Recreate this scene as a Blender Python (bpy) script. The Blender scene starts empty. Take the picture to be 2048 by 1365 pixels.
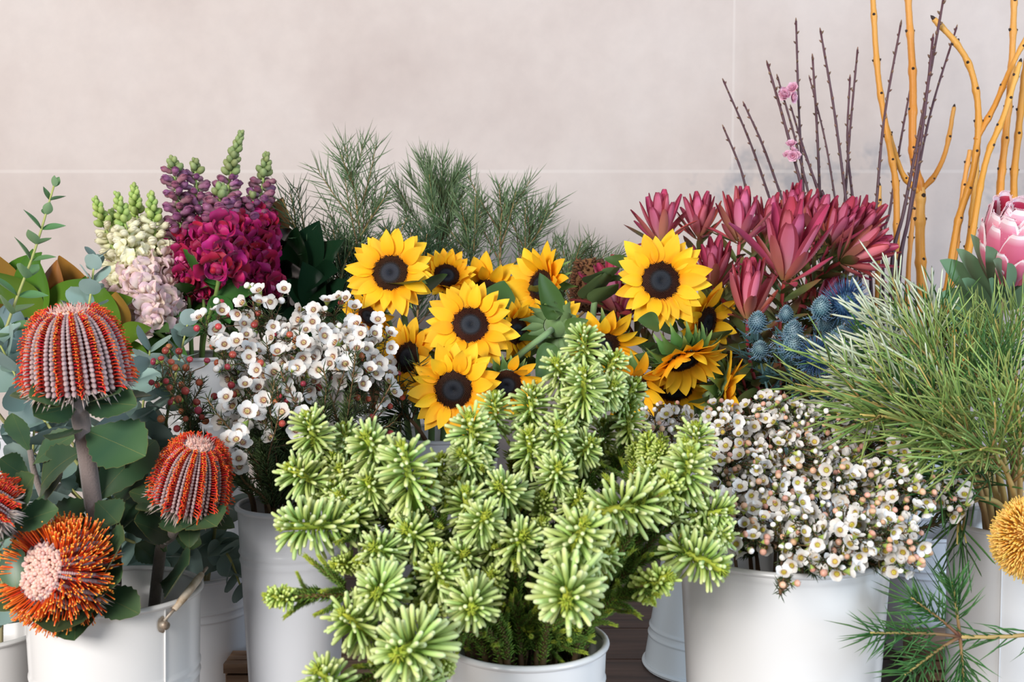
import bpy, math, random
from mathutils import Vector, Matrix, Quaternion
V = Vector
PI = math.pi
RNG = random.Random(7)
U = RNG.uniform
SC = bpy.context.scene
COL = SC.collection

# ------------------------------------------------------------------ camera frame
FPX = 40.0 / 36.0 * 2048.0
PITCH = math.radians(4.0)
CAM = V((0, 0, 0.80))
FW = V((0, math.cos(PITCH), -math.sin(PITCH)))
UP = V((0, math.sin(PITCH), math.cos(PITCH)))
WALL_Y = 2.45
BENCH_Z = 0.23


def P(px, py, d):
    """a point of the place: where it stands in the view, and how far off (m)"""
    return CAM + V((1, 0, 0)) * ((px - 1024.0) / FPX * d) + UP * (-(py - 682.5) / FPX * d) + FW * d


def S(px, d):
    return px / FPX * d


def facing(yaw=0, pitch=0):
    y, p = math.radians(yaw), math.radians(pitch)
    return V((math.sin(y) * math.cos(p), -math.cos(y) * math.cos(p), math.sin(p)))


def frame(z, roll=0.0, hint=None):
    """rotation whose local +Z is z"""
    z = z.normalized()
    h = hint or V((0, 0, 1))
    if abs(z.dot(h)) > 0.97:
        h = V((0, 1, 0)) if hint is None else V((1, 0, 0))
    x = h.cross(z).normalized()
    y = z.cross(x)
    m = Matrix((x, y, z)).transposed().to_4x4()
    return m @ Matrix.Rotation(roll, 4, 'Z')


def xframe(x, n=None):
    """rotation whose local +X is x and whose +Z leans to n"""
    x = x.normalized()
    n = n or V((0, 0, 1))
    if abs(x.dot(n.normalized())) > 0.98:
        n = V((0, -1, 0.1))
    y = n.cross(x).normalized()
    z = x.cross(y)
    return Matrix((x, y, z)).transposed().to_4x4()


def T(v):
    return Matrix.Translation(v)


def RX(a): return Matrix.Rotation(a, 4, 'X')
def RY(a): return Matrix.Rotation(a, 4, 'Y')
def RZ(a): return Matrix.Rotation(a, 4, 'Z')
def SCL(s, sy=None, sz=None): return Matrix.Diagonal((s, s if sy is None else sy, s if sz is None else sz, 1))


def bez(a, b, c, d, n):
    o = []
    for i in range(n + 1):
        t = i / n
        s = 1 - t
        o.append(a * (s * s * s) + b * (3 * s * s * t) + c * (3 * s * t * t) + d * (t * t * t))
    return o


def spline(pts, n=6):
    """Catmull-Rom through the points"""
    q = [pts[0] * 2 - pts[1]] + list(pts) + [pts[-1] * 2 - pts[-2]]
    o = []
    for i in range(1, len(q) - 2):
        p0, p1, p2, p3 = q[i - 1], q[i], q[i + 1], q[i + 2]
        for k in range(n):
            t = k / n
            o.append((p1 * 2 + (p2 - p0) * t + (p0 * 2 - p1 * 5 + p2 * 4 - p3) * t * t + (p1 * 3 - p0 - p2 * 3 + p3) * t ** 3) * 0.5)
    o.append(pts[-1].copy())
    return o


def jit(s):
    return V((U(-s, s), U(-s, s), U(-s, s)))


def along(pts, t):
    f = max(0.0, min(0.9999, t)) * (len(pts) - 1)
    i = int(f)
    return pts[i].lerp(pts[i + 1], f - i), (pts[i + 1] - pts[i]).normalized()


# ------------------------------------------------------------------ mesh builder
class MB:
    def __init__(self):
        self.v, self.f, self.m, self.t, self.r = [], [], [], [], []

    def put(self, vs, fs, mi=0, ts=None, rnd=None, M=None):
        b = len(self.v)
        if M is not None:
            vs = [M @ x for x in vs]
        self.v.extend(vs)
        self.t.extend(ts if ts is not None else [0.5] * len(vs))
        rr = RNG.random() if rnd is None else rnd
        self.r.extend([rr] * len(vs))
        for q in fs:
            self.f.append(tuple(b + i for i in q))
        self.m.extend([mi] * len(fs))

    def tube(self, pts, r, n=6, mi=0, cap=True, t0=0.0, t1=1.0, rnd=None, M=None, bump=None):
        k = len(pts)
        rad = r if callable(r) else (lambda u: r) if not isinstance(r, (list, tuple)) else None
        vs, ts = [], []
        tan = (pts[1] - pts[0]).normalized()
        ref = V((0, 0, 1)) if abs(tan.z) < 0.9 else V((1, 0, 0))
        x = tan.cross(ref).normalized()
        for i in range(k):
            a, c = pts[max(i - 1, 0)], pts[min(i + 1, k - 1)]
            tn = (c - a)
            tn = tn.normalized() if tn.length > 1e-9 else tan
            x = (x - tn * x.dot(tn))
            x = x.normalized() if x.length > 1e-9 else tn.orthogonal().normalized()
            y = tn.cross(x)
            u = i / (k - 1)
            ri = rad(u) if rad else r[i]
            for j in range(n):
                a_ = 2 * PI * j / n
                rj = ri * (1 + (bump(u, a_) if bump else 0))
                vs.append(pts[i] + (x * math.cos(a_) + y * math.sin(a_)) * rj)
                ts.append(t0 + (t1 - t0) * u)
        fs = []
        for i in range(k - 1):
            for j in range(n):
                j2 = (j + 1) % n
                fs.append((i * n + j, i * n + j2, (i + 1) * n + j2, (i + 1) * n + j))
        if cap:
            fs.append(tuple(range(n - 1, -1, -1)))
            fs.append(tuple((k - 1) * n + j for j in range(n)))
        self.put(vs, fs, mi, ts, rnd, M)

    def strap(self, p, d, L, r, bend=None, mi=0, rnd=None):
        """a narrow leaf that keeps its width almost to a blunt tip"""
        d = d.normalized()
        x = d.orthogonal().normalized()
        y = d.cross(x)
        b = bend or V((0, 0, 0))
        vs, ts = [], []
        for u, rr in ((0, 0.6), (0.3, 0.95), (0.65, 1.0), (0.93, 0.85)):
            c = p + d * (L * u) + b * (u * u)
            for a in (0.0, 2.094, 4.189):
                vs.append(c + (x * math.cos(a) + y * (math.sin(a) * 0.6)) * (r * rr))
                ts.append(u)
        vs.append(p + d * L + b)
        ts.append(1.0)
        fs = []
        for i in range(3):
            for j in range(3):
                j2 = (j + 1) % 3
                fs.append((i * 3 + j, i * 3 + j2, i * 3 + 3 + j2, i * 3 + 3 + j))
        fs += [(9, 10, 12), (10, 11, 12), (11, 9, 12)]
        self.put(vs, fs, mi, ts, rnd)

    def needle(self, p, d, L, r, bend=None, mi=0, rnd=None, t0=0.0):
        """a thin three-sided leaf from p along d, tip bent by the vector bend"""
        d = d.normalized()
        x = d.orthogonal().normalized()
        y = d.cross(x)
        b = bend or V((0, 0, 0))
        q = p + d * (L * 0.55) + b * 0.3
        e = p + d * L + b
        vs, ts = [], []
        for c, rr, tt in ((p, r * 0.8, t0), (q, r, 0.5 + t0 / 2)):
            for a in (0.0, 2.094, 4.189):
                vs.append(c + (x * math.cos(a) + y * math.sin(a)) * rr)
                ts.append(tt)
        vs.append(e)
        ts.append(1.0)
        self.put(vs, [(0, 1, 4, 3), (1, 2, 5, 4), (2, 0, 3, 5), (3, 4, 6), (4, 5, 6), (5, 3, 6)], mi, ts, rnd)

    def blade(self, M, L, W, shape, curl=0.0, cup=0.0, nu=6, nv=4, mi=0, wave=0.0, wf=3.0, rib=0.0, rnd=None, tooth=0.0, thick=0.0, twist=0.0):
        """a petal or leaf growing along +X, spread in Y, facing +Z"""
        vs, ts = [], []
        ph = U(0, 6.28)
        for i in range(nu + 1):
            u = i / nu
            w = max(W * shape(u), W * 0.02)
            if tooth and 0 < i < nu:
                w *= 1 + tooth * (1 if i % 2 else -1)
            a = curl * u
            if abs(curl) > 1e-4:
                x, z = L * math.sin(a) / curl, L * (1 - math.cos(a)) / curl
            else:
                x, z = L * u, 0
            tx, tz = math.cos(a), math.sin(a)
            ca, sa = math.cos(twist * u), math.sin(twist * u)
            for j in range(nv + 1):
                s = -1 + 2 * j / nv
                h = cup * w * (s * s) + wave * W * math.sin(wf * 6.28 * u + ph + (0 if s < 0 else 1.7)) * abs(s)
                if rib:
                    h += rib * W * math.cos(s * PI * 2.5) * math.sin(PI * u)
                y = s * w
                y, h = y * ca - h * sa, y * sa + h * ca
                vs.append(V((x - h * tz, y, z + h * tx)))
                ts.append(u)
        fs = []
        n1 = nv + 1
        for i in range(nu):
            for j in range(nv):
                fs.append((i * n1 + j, (i + 1) * n1 + j, (i + 1) * n1 + j + 1, i * n1 + j + 1))
        self.put(vs, fs, mi, ts, rnd, M)

    def lathe(self, prof, n=24, mi=0, M=None, rnd=None, wob=0.0):
        """profile of (radius, z) turned round Z"""
        vs, ts, fs = [], [], []
        k = len(prof)
        for i, (r, z) in enumerate(prof):
            for j in range(n):
                a = 2 * PI * j / n
                rr = r * (1 + (U(-wob, wob) if wob else 0))
                vs.append(V((rr * math.cos(a), rr * math.sin(a), z)))
                ts.append(i / (k - 1))
        for i in range(k - 1):
            for j in range(n):
                j2 = (j + 1) % n
                fs.append((i * n + j, i * n + j2, (i + 1) * n + j2, (i + 1) * n + j))
        self.put(vs, fs, mi, ts, rnd, M)

    def ball(self, M, n=8, k=5, mi=0, rnd=None):
        prof = [(max(math.sin(PI * i / k), 0.02), -math.cos(PI * i / k)) for i in range(k + 1)]
        self.lathe(prof, n, mi, M, rnd)

    def box(self, lo, hi, mi=0, M=None):
        x0, y0, z0 = lo
        x1, y1, z1 = hi
        vs = [V(c) for c in ((x0, y0, z0), (x1, y0, z0), (x1, y1, z0), (x0, y1, z0), (x0, y0, z1), (x1, y0, z1), (x1, y1, z1), (x0, y1, z1))]
        self.put(vs, [(0, 3, 2, 1), (4, 5, 6, 7), (0, 1, 5, 4), (1, 2, 6, 5), (2, 3, 7, 6), (3, 0, 4, 7)], mi, None, None, M)

    def mesh(self, name, mats, smooth=True):
        me = bpy.data.meshes.new(name)
        me.from_pydata([tuple(x) for x in self.v], [], self.f)
        for m in mats:
            me.materials.append(m)
        me.polygons.foreach_set('material_index', self.m)
        me.polygons.foreach_set('use_smooth', [smooth] * len(self.f))
        a = me.attributes.new('t', 'FLOAT', 'POINT')
        a.data.foreach_set('value', self.t)
        a = me.attributes.new('r', 'FLOAT', 'POINT')
        a.data.foreach_set('value', self.r)
        me.update()
        return me


# ------------------------------------------------------------------ objects
def thing(name, label, cat, loc, group=None):
    o = bpy.data.objects.new(name, None)
    o.empty_display_size = 0.02
    COL.objects.link(o)
    o.location = loc
    o['label'] = label
    o['category'] = cat
    if group:
        o['group'] = group
    return o


def origin(o):
    """where an object's own frame stands (no thing is rotated)"""
    return o.location.copy() if o.parent is None else None


def part(name, me, parent, M=None, label=None):
    """a mesh placed by the matrix M of the place, as a child of a thing or of a part"""
    o = bpy.data.objects.new(name, me)
    COL.objects.link(o)
    o.parent = parent
    M = M if M is not None else Matrix.Identity(4)
    if parent is not None:
        M = WM[parent.name].inverted() @ M if parent.name in WM else T(-parent.location) @ M
    o.matrix_local = M
    WM[o.name] = (WM[parent.name] @ M if parent.name in WM else T(parent.location) @ M) if parent is not None else M
    if label:
        o['label'] = label
    return o


WM = {}


def built(name, mb, mats, parent, label=None, smooth=True):
    """a mesh drawn in the coordinates of the place, its origin at its thing's"""
    base = WM[parent.name].translation if parent.name in WM else parent.location
    mb.v = [x - base for x in mb.v]
    return part(name, mb.mesh(name, mats, smooth), parent, T(base), label)


def struct(name, me, loc=(0, 0, 0)):
    o = bpy.data.objects.new(name, me)
    COL.objects.link(o)
    o.location = loc
    o['kind'] = 'structure'
    return o


# ------------------------------------------------------------------ materials
def lin(c):
    def f(x):
        x /= 255.0
        return x / 12.92 if x <= 0.04045 else ((x + 0.055) / 1.055) ** 2.4
    return (f(c[0]), f(c[1]), f(c[2]), 1)


class NT:
    def __init__(self, name):
        self.m = bpy.data.materials.new(name)
        self.m.use_nodes = True
        self.t = self.m.node_tree
        self.t.nodes.clear()

    def n(self, kind, **kw):
        o = self.t.nodes.new(kind)
        for k, v in kw.items():
            if k.startswith('i_'):
                o.inputs[k[2:].replace('_', ' ')].default_value = v
            else:
                setattr(o, k, v)
        return o

    def l(self, a, b):
        self.t.links.new(a, b)

    def ramp(self, stops, fac=None, interp='LINEAR'):
        r = self.n('ShaderNodeValToRGB')
        r.color_ramp.interpolation = interp
        e = r.color_ramp.elements
        while len(e) < len(stops):
            e.new(0.5)
        for el, (p, c) in zip(e, stops):
            el.position = p
            el.color = lin(c) if len(c) == 3 else c
        if fac is not None:
            self.l(fac, r.inputs[0])
        return r


def plant(name, stops, var=0.12, hue=0.015, rough=0.55, trans=0.0, spec=0.35, back=None, bump=0.0, bscale=300.0, sheen=0.0, edge=None):
    """a plant surface: colour along the organ (attribute t), varied per organ (attribute r) and per object"""
    k = NT(name)
    at = k.n('ShaderNodeAttribute', attribute_name='t')
    ar = k.n('ShaderNodeAttribute', attribute_name='r')
    if len(stops) == 1:
        stops = [(0, stops[0][1]), (1, stops[0][1])]
    c = k.ramp(stops, at.outputs['Fac']).outputs['Color']
    if back is not None:
        g = k.n('ShaderNodeNewGeometry')
        mx = k.n('ShaderNodeMix', data_type='RGBA')
        k.l(g.outputs['Backfacing'], mx.inputs['Factor'])
        k.l(c, mx.inputs['A'])
        if isinstance(back, list):
            k.l(k.ramp(back, at.outputs['Fac']).outputs['Color'], mx.inputs['B'])
        else:
            mx.inputs['B'].default_value = lin(back)
        c = mx.outputs['Result']
    oi = k.n('ShaderNodeObjectInfo')
    ad = k.n('ShaderNodeMath', operation='ADD')
    k.l(ar.outputs['Fac'], ad.inputs[0])
    k.l(oi.outputs['Random'], ad.inputs[1])
    fr = k.n('ShaderNodeMath', operation='FRACT')
    k.l(ad.outputs[0], fr.inputs[0])
    mv = k.n('ShaderNodeMapRange')
    mv.inputs['To Min'].default_value = 1 - var
    mv.inputs['To Max'].default_value = 1 + var
    k.l(fr.outputs[0], mv.inputs['Value'])
    mh = k.n('ShaderNodeMapRange')
    mh.inputs['To Min'].default_value = 0.5 - hue
    mh.inputs['To Max'].default_value = 0.5 + hue
    f2 = k.n('ShaderNodeMath', operation='MULTIPLY')
    k.l(fr.outputs[0], f2.inputs[0])
    f2.inputs[1].default_value = 7.31
    f3 = k.n('ShaderNodeMath', operation='FRACT')
    k.l(f2.outputs[0], f3.inputs[0])
    k.l(f3.outputs[0], mh.inputs['Value'])
    hs = k.n('ShaderNodeHueSaturation')
    k.l(c, hs.inputs['Color'])
    k.l(mv.outputs[0], hs.inputs['Value'])
    k.l(mh.outputs[0], hs.inputs['Hue'])
    c = hs.outputs['Color']
    b = k.n('ShaderNodeBsdfPrincipled')
    b.inputs['Roughness'].default_value = rough
    b.inputs['Specular IOR Level'].default_value = spec
    if sheen:
        b.inputs['Sheen Weight'].default_value = sheen
    k.l(c, b.inputs['Base Color'])
    if bump:
        nz = k.n('ShaderNodeTexNoise')
        nz.inputs['Scale'].default_value = bscale
        nz.inputs['Detail'].default_value = 3
        tc = k.n('ShaderNodeTexCoord')
        k.l(tc.outputs['Object'], nz.inputs['Vector'])
        bp = k.n('ShaderNodeBump')
        bp.inputs['Strength'].default_value = bump
        bp.inputs['Distance'].default_value = 0.002
        k.l(nz.outputs['Fac'], bp.inputs['Height'])
        k.l(bp.outputs[0], b.inputs['Normal'])
    out = k.n('ShaderNodeOutputMaterial')
    sh = b.outputs[0]
    if trans:
        tr = k.n('ShaderNodeBsdfTranslucent')
        k.l(c, tr.inputs['Color'])
        mx = k.n('ShaderNodeMixShader')
        mx.inputs[0].default_value = trans
        k.l(sh, mx.inputs[1])
        k.l(tr.outputs[0], mx.inputs[2])
        sh = mx.outputs[0]
    k.l(sh, out.inputs[0])
    return k.m


def noisy(name, stops, scale=(8, 8, 8), detail=5, rough=0.5, spec=0.4, bump=0.0, metal=0.0, dist=0.0):
    """a surface whose colour follows a noise in its own space"""
    k = NT(name)
    tc = k.n('ShaderNodeTexCoord')
    mp = k.n('ShaderNodeMapping')
    mp.inputs['Scale'].default_value = scale
    k.l(tc.outputs['Object'], mp.inputs[0])
    nz = k.n('ShaderNodeTexNoise')
    nz.inputs['Scale'].default_value = 1
    nz.inputs['Detail'].default_value = detail
    nz.inputs['Distortion'].default_value = dist
    k.l(mp.outputs[0], nz.inputs['Vector'])
    r = k.ramp(stops, nz.outputs['Fac'])
    b = k.n('ShaderNodeBsdfPrincipled')
    b.inputs['Roughness'].default_value = rough
    b.inputs['Specular IOR Level'].default_value = spec
    b.inputs['Metallic'].default_value = metal
    k.l(r.outputs[0], b.inputs['Base Color'])
    if bump:
        bp = k.n('ShaderNodeBump')
        bp.inputs['Strength'].default_value = bump
        bp.inputs['Distance'].default_value = 0.003
        k.l(nz.outputs['Fac'], bp.inputs['Height'])
        k.l(bp.outputs[0], b.inputs['Normal'])
    out = k.n('ShaderNodeOutputMaterial')
    k.l(b.outputs[0], out.inputs[0])
    return k.m


# leaf and petal outlines
def s_petal(u): return math.sin(PI * min(1, u ** 0.75 * 0.97 + 0.03)) ** 0.8 if u < 1 else 0.02
def s_oval(u): return math.sqrt(max(0.0, 1 - (2 * u - 1) ** 2)) * 0.98 + 0.02
def s_lance(u): return math.sin(PI * u ** 0.85) ** 0.9 if 0 < u < 1 else 0.05
def s_obov(u): return math.sin(PI * u ** 1.5) ** 0.75 if 0 < u < 1 else 0.06
def s_round(u): return math.sqrt(max(0.0, 1 - (2 * (0.03 + 0.97 * u) - 1) ** 2))
def s_line(u): return 0.6 + 0.4 * math.sin(PI * u) if u < 0.9 else 0.6 * (1 - u) / 0.1
# ------------------------------------------------------------------ the room
def wall_material(zj, xj):
    """pale stone panels: a mottled pinkish beige with thin paler joints and a few grey scuffs"""
    k = NT('stone_panel')
    tc = k.n('ShaderNodeTexCoord')
    co = tc.outputs['Object']
    n1 = k.n('ShaderNodeTexNoise', i_Scale=1.6, i_Detail=5.0, i_Roughness=0.6)
    n2 = k.n('ShaderNodeTexNoise', i_Scale=26.0, i_Detail=6.0, i_Roughness=0.65)
    n3 = k.n('ShaderNodeTexNoise', i_Scale=6.5, i_Detail=4.0, i_Roughness=0.7)
    for n in (n1, n2, n3):
        k.l(co, n.inputs['Vector'])
    r1 = k.ramp([(0.3, (196, 181, 175)), (0.5, (208, 195, 189)), (0.7, (214, 203, 198))], n1.outputs['Fac'])
    r2 = k.ramp([(0.35, (0.93, 0.93, 0.935, 1)), (0.65, (1, 1, 1, 1))], n2.outputs['Fac'])
    m = k.n('ShaderNodeMix', data_type='RGBA', blend_type='MULTIPLY')
    m.inputs['Factor'].default_value = 0.6
    k.l(r1.outputs[0], m.inputs['A'])
    k.l(r2.outputs[0], m.inputs['B'])
    sep = k.n('ShaderNodeSeparateXYZ')
    k.l(co, sep.inputs[0])

    def band(axis, at, half):
        s = k.n('ShaderNodeMath', operation='SUBTRACT')
        k.l(sep.outputs[axis], s.inputs[0])
        s.inputs[1].default_value = at
        a = k.n('ShaderNodeMath', operation='ABSOLUTE')
        k.l(s.outputs[0], a.inputs[0])
        r = k.n('ShaderNodeMapRange', interpolation_type='SMOOTHSTEP')
        r.inputs['From Min'].default_value = half
        r.inputs['From Max'].default_value = half * 0.35
        k.l(a.outputs[0], r.inputs['Value'])
        return r.outputs[0]
    h, v = band('Z', zj, 0.005), band('X', xj, 0.0035)
    up = k.n('ShaderNodeMath', operation='GREATER_THAN')
    k.l(sep.outputs['Z'], up.inputs[0])
    up.inputs[1].default_value = zj
    v2 = k.n('ShaderNodeMath', operation='MULTIPLY')
    k.l(v, v2.inputs[0])
    k.l(up.outputs[0], v2.inputs[1])
    mxx = k.n('ShaderNodeMath', operation='MAXIMUM')
    k.l(h, mxx.inputs[0])
    k.l(v2.outputs[0], mxx.inputs[1])
    jf = k.n('ShaderNodeMath', operation='MULTIPLY')
    jf.inputs[1].default_value = 0.32
    k.l(mxx.outputs[0], jf.inputs[0])
    # grey scuffs just under the horizontal joint, on the right-hand panel
    sc = band('Z', zj - 0.012, 0.10)
    rs = k.ramp([(0.52, (0, 0, 0, 1)), (0.66, (1, 1, 1, 1))], n3.outputs['Fac'])
    xs = k.n('ShaderNodeMapRange', interpolation_type='SMOOTHSTEP')
    xs.inputs['From Min'].default_value = xj - 0.25
    xs.inputs['From Max'].default_value = xj
    k.l(sep.outputs['X'], xs.inputs['Value'])
    s1 = k.n('ShaderNodeMath', operation='MULTIPLY')
    k.l(sc, s1.inputs[0])
    k.l(rs.outputs[0], s1.inputs[1])
    s2 = k.n('ShaderNodeMath', operation='MULTIPLY')
    k.l(s1.outputs[0], s2.inputs[0])
    k.l(xs.outputs[0], s2.inputs[1])
    s3 = k.n('ShaderNodeMath', operation='MULTIPLY')
    k.l(s2.outputs[0], s3.inputs[0])
    s3.inputs[1].default_value = 0.75
    m2 = k.n('ShaderNodeMix', data_type='RGBA')
    k.l(s3.outputs[0], m2.inputs['Factor'])
    k.l(m.outputs['Result'], m2.inputs['A'])
    m2.inputs['B'].default_value = lin((150, 150, 156))
    m3 = k.n('ShaderNodeMix', data_type='RGBA')
    k.l(jf.outputs[0], m3.inputs['Factor'])
    k.l(m2.outputs['Result'], m3.inputs['A'])
    m3.inputs['B'].default_value = lin((228, 220, 215))
    b = k.n('ShaderNodeBsdfPrincipled')
    b.inputs['Roughness'].default_value = 0.75
    b.inputs['Specular IOR Level'].default_value = 0.2
    k.l(m3.outputs['Result'], b.inputs['Base Color'])
    bp = k.n('ShaderNodeBump')
    bp.inputs['Strength'].default_value = 0.12
    bp.inputs['Distance'].default_value = 0.003
    k.l(n2.outputs['Fac'], bp.inputs['Height'])
    k.l(bp.outputs[0], b.inputs['Normal'])
    o = k.n('ShaderNodeOutputMaterial')
    k.l(b.outputs[0], o.inputs[0])
    return k.m


def on_wall(px, py):
    d = P(px, py, 1.0) - CAM
    return CAM + d * ((WALL_Y - CAM.y) / d.y)


WOOD_DARK = noisy('dark_plank', [(0.3, (40, 28, 24)), (0.5, (60, 43, 37)), (0.72, (80, 60, 52))], scale=(5, 60, 40), rough=0.45, bump=0.25, dist=0.6)
WOOD_BROWN = noisy('crate_wood', [(0.3, (116, 88, 66)), (0.55, (150, 120, 96)), (0.75, (172, 144, 118))], scale=(7, 60, 60), rough=0.6, bump=0.2, dist=0.5)
STONE_FLOOR = noisy('stone_floor', [(0.3, (120, 112, 106)), (0.7, (152, 144, 138))], scale=(5, 5, 5), rough=0.7, bump=0.1)


def room():
    wj, vj = on_wall(300, 343), on_wall(1467, 150)
    mb = MB()
    mb.box((-2.6, WALL_Y, 0), (2.6, WALL_Y + 0.12, 2.6))
    struct('wall_back', mb.mesh('wall_back', [wall_material(wj.z, vj.x)], False))
    mb = MB()
    mb.box((-2.6, -2.2, -0.1), (2.6, WALL_Y, 0.0))
    struct('floor', mb.mesh('floor', [STONE_FLOOR], False))
    # the low plank bench the back rows stand on
    t = thing('plank_bench', 'long low bench of dark brown planks under the back rows of buckets', 'bench', V((0, 1.95, 0)))
    y0, n, w = 1.46, 7, 0.138
    for i in range(n):
        mb = MB()
        mb.box((-1.5, y0 + i * w + 0.002, BENCH_Z - 0.03), (1.5, y0 + (i + 1) * w - 0.002, BENCH_Z))
        built('plank', mb, [WOOD_DARK], t, smooth=False)
    for x in (-1.3, 0.05, 1.3):
        mb = MB()
        mb.box((x - 0.03, y0 + 0.04, 0), (x + 0.03, y0 + n * w - 0.04, BENCH_Z - 0.03))
        built('trestle', mb, [WOOD_DARK], t, smooth=False)


def crate(name, label, x0, x1, y0, y1, z1, group=None, z0=0.0):
    """a slatted wooden box, upturned: a lid of boards on four slatted sides"""
    t = thing(name, label, 'crate', V(((x0 + x1) / 2, (y0 + y1) / 2, z0)), group)
    n = 3
    for i in range(n):
        mb = MB()
        a, b = y0 + (y1 - y0) * i / n, y0 + (y1 - y0) * (i + 1) / n
        mb.box((x0, a + 0.002, z1 - 0.012), (x1, b - 0.002, z1))
        built('board', mb, [WOOD_BROWN], t, smooth=False)
    h = z1 - 0.012 - z0
    for k in range(3):
        za, zb = z0 + h * k / 3 + 0.002, z0 + h * (k + 1) / 3 - 0.002
        mb = MB()
        mb.box((x0 + 0.004, y0, za), (x1 - 0.004, y0 + 0.01, zb))
        mb.box((x0 + 0.004, y1 - 0.01, za), (x1 - 0.004, y1, zb))
        mb.box((x0, y0 + 0.012, za), (x0 + 0.01, y1 - 0.012, zb))
        mb.box((x1 - 0.01, y0 + 0.012, za), (x1, y1 - 0.012, zb))
        built('side_slat', mb, [WOOD_BROWN], t, smooth=False)
    for x in (x0 + 0.011, x1 - 0.025):
        for y in (y0 + 0.011, y1 - 0.025):
            mb = MB()
            mb.box((x, y, z0), (x + 0.014, y + 0.014, z0 + h))
            built('corner_post', mb, [WOOD_BROWN], t, smooth=False)


# ------------------------------------------------------------------ buckets
ENAMEL = noisy('white_enamel', [(0.0, (211, 210, 211)), (0.5, (220, 218, 217)), (1.0, (225, 223, 221))], scale=(6, 6, 3), rough=0.22, spec=0.5)
ENAMEL_BLUE = noisy('pale_blue_enamel', [(0.0, (190, 203, 214)), (0.5, (202, 213, 222)), (1.0, (210, 219, 227))], scale=(6, 6, 3), rough=0.2, spec=0.5)
ENAMEL_GREY = noisy('grey_white_enamel', [(0.0, (202, 205, 212)), (0.5, (212, 214, 220)), (1.0, (220, 221, 225))], scale=(6, 6, 3), rough=0.28, spec=0.5)
WIRE = noisy('rusty_wire', [(0.35, (110, 84, 60)), (0.6, (176, 164, 150))], scale=(90, 90, 90), rough=0.5, metal=0.4)
GRIP = noisy('worn_grip', [(0.35, (160, 136, 108)), (0.6, (214, 202, 186))], scale=(60, 60, 60), rough=0.6)
BUCKETS = {}


def bucket(key, px, py, d, half, base_z, taper, label, mat=None, bands=(0.2,), inverted=False, seam=None, group=None, width=None):
    """a flared enamel bucket; (px, py) is the middle of its mouth. Its stems stand in BUCKETS[key]"""
    mat = mat or ENAMEL
    c = P(px, py, d)
    r = S(half, d)
    h = c.z - base_z
    rb = r * taper
    loc = V((c.x, c.y, base_z))
    t = thing('flower_bucket', label, 'bucket', loc, group)
    BUCKETS[key] = (loc, r, rb, h)
    th = 0.0022

    def prof(z):
        u = z / h
        if inverted:
            u = 1 - u
        return rb + (r - rb) * u
    out = []
    N = 40
    for i in range(N + 1):
        z = h * i / N
        rr = prof(z)
        out.append((rr, z))
    zs = []
    for b in bands:
        zb = h * (1 - b)
        for k in (-1, 1):
            zs.append(zb + k * 0.0055)
    fine = []
    M = 160
    for i in range(M + 1):
        z = h * i / M
        rr = prof(z) + sum(0.0018 * math.exp(-((z - q) / 0.0019) ** 2) for q in zs)
        fine.append((rr, z))
    mb = MB()
    if inverted:
        mb.lathe(fine + [(prof(h) * 0.97, h + 0.002), (0.001, h + 0.002)], 56)
    else:
        inn = [(max(prof(h * i / 12) - th, 0.002), h * i / 12) for i in range(12, 0, -1)]
        mb.lathe([(0.001, 0)] + fine + inn + [(prof(0) - th, th * 2), (0.001, th * 2)], 56)
    o = part('body', mb.mesh('bucket_body', [mat]), t, T(loc))
    zr = 0.004 if inverted else h
    rr = prof(zr)
    mb = MB()
    q = 0.0032
    mb.lathe([(rr + q * math.cos(a), zr + q * math.sin(a)) for a in [2 * PI * i / 10 for i in range(11)]], 56)
    part('rolled_rim', mb.mesh('bucket_rim', [mat]), t, T(loc))
    if seam is not None:
        mb = MB()
        a = math.radians(seam)
        pts = [V(((prof(h * i / 8) + 0.0006) * math.cos(a), (prof(h * i / 8) + 0.0006) * math.sin(a), h * i / 8)) for i in range(9)]
        mb.tube(pts, 0.0011, 5)
        part('side_seam', mb.mesh('bucket_seam', [mat]), t, T(loc))
    return t


def bail(t, key, ang, drop, mat_grip=True):
    """ears and a wire bail that has fallen down round the bucket's far side"""
    loc, r, rb, h = BUCKETS[key]
    a0 = math.radians(ang)
    z = h - drop
    rr = rb + (r - rb) * z / h
    for k in (0, 1):
        a = a0 + PI * k
        mb = MB()
        M = T(loc + V((rr * math.cos(a), rr * math.sin(a), z))) @ RZ(a)
        mb.blade(M @ RY(PI / 2) @ T(V((-0.009, 0, 0.001))), 0.018, 0.006, s_oval, cup=0, nu=8, nv=4)
        mb.tube([M @ V((-0.002, 0, 0)), M @ V((0.008, 0, 0))], 0.0042, 10)
        built('ear', mb, [WIRE], t)
    mb = MB()
    pts = []
    for i in range(25):
        u = i / 24
        a = a0 + PI * u
        q = rr * (1.04 + 0.05 * math.sin(PI * u))
        pts.append(loc + V((q * math.cos(a), q * math.sin(a), z + 0.004 + 0.034 * math.sin(PI * min(1, u * 2)) * (1 if u < 0.5 else 0.8))))
    mb.tube(pts, 0.0016, 7)
    b = built('wire_bail', mb, [WIRE], t)
    mb = MB()
    mb.tube(pts[1:6], lambda u: 0.0042 if 0.04 < u < 0.96 else 0.003, 9)
    built('wooden_grip', mb, [GRIP], b)


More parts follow.
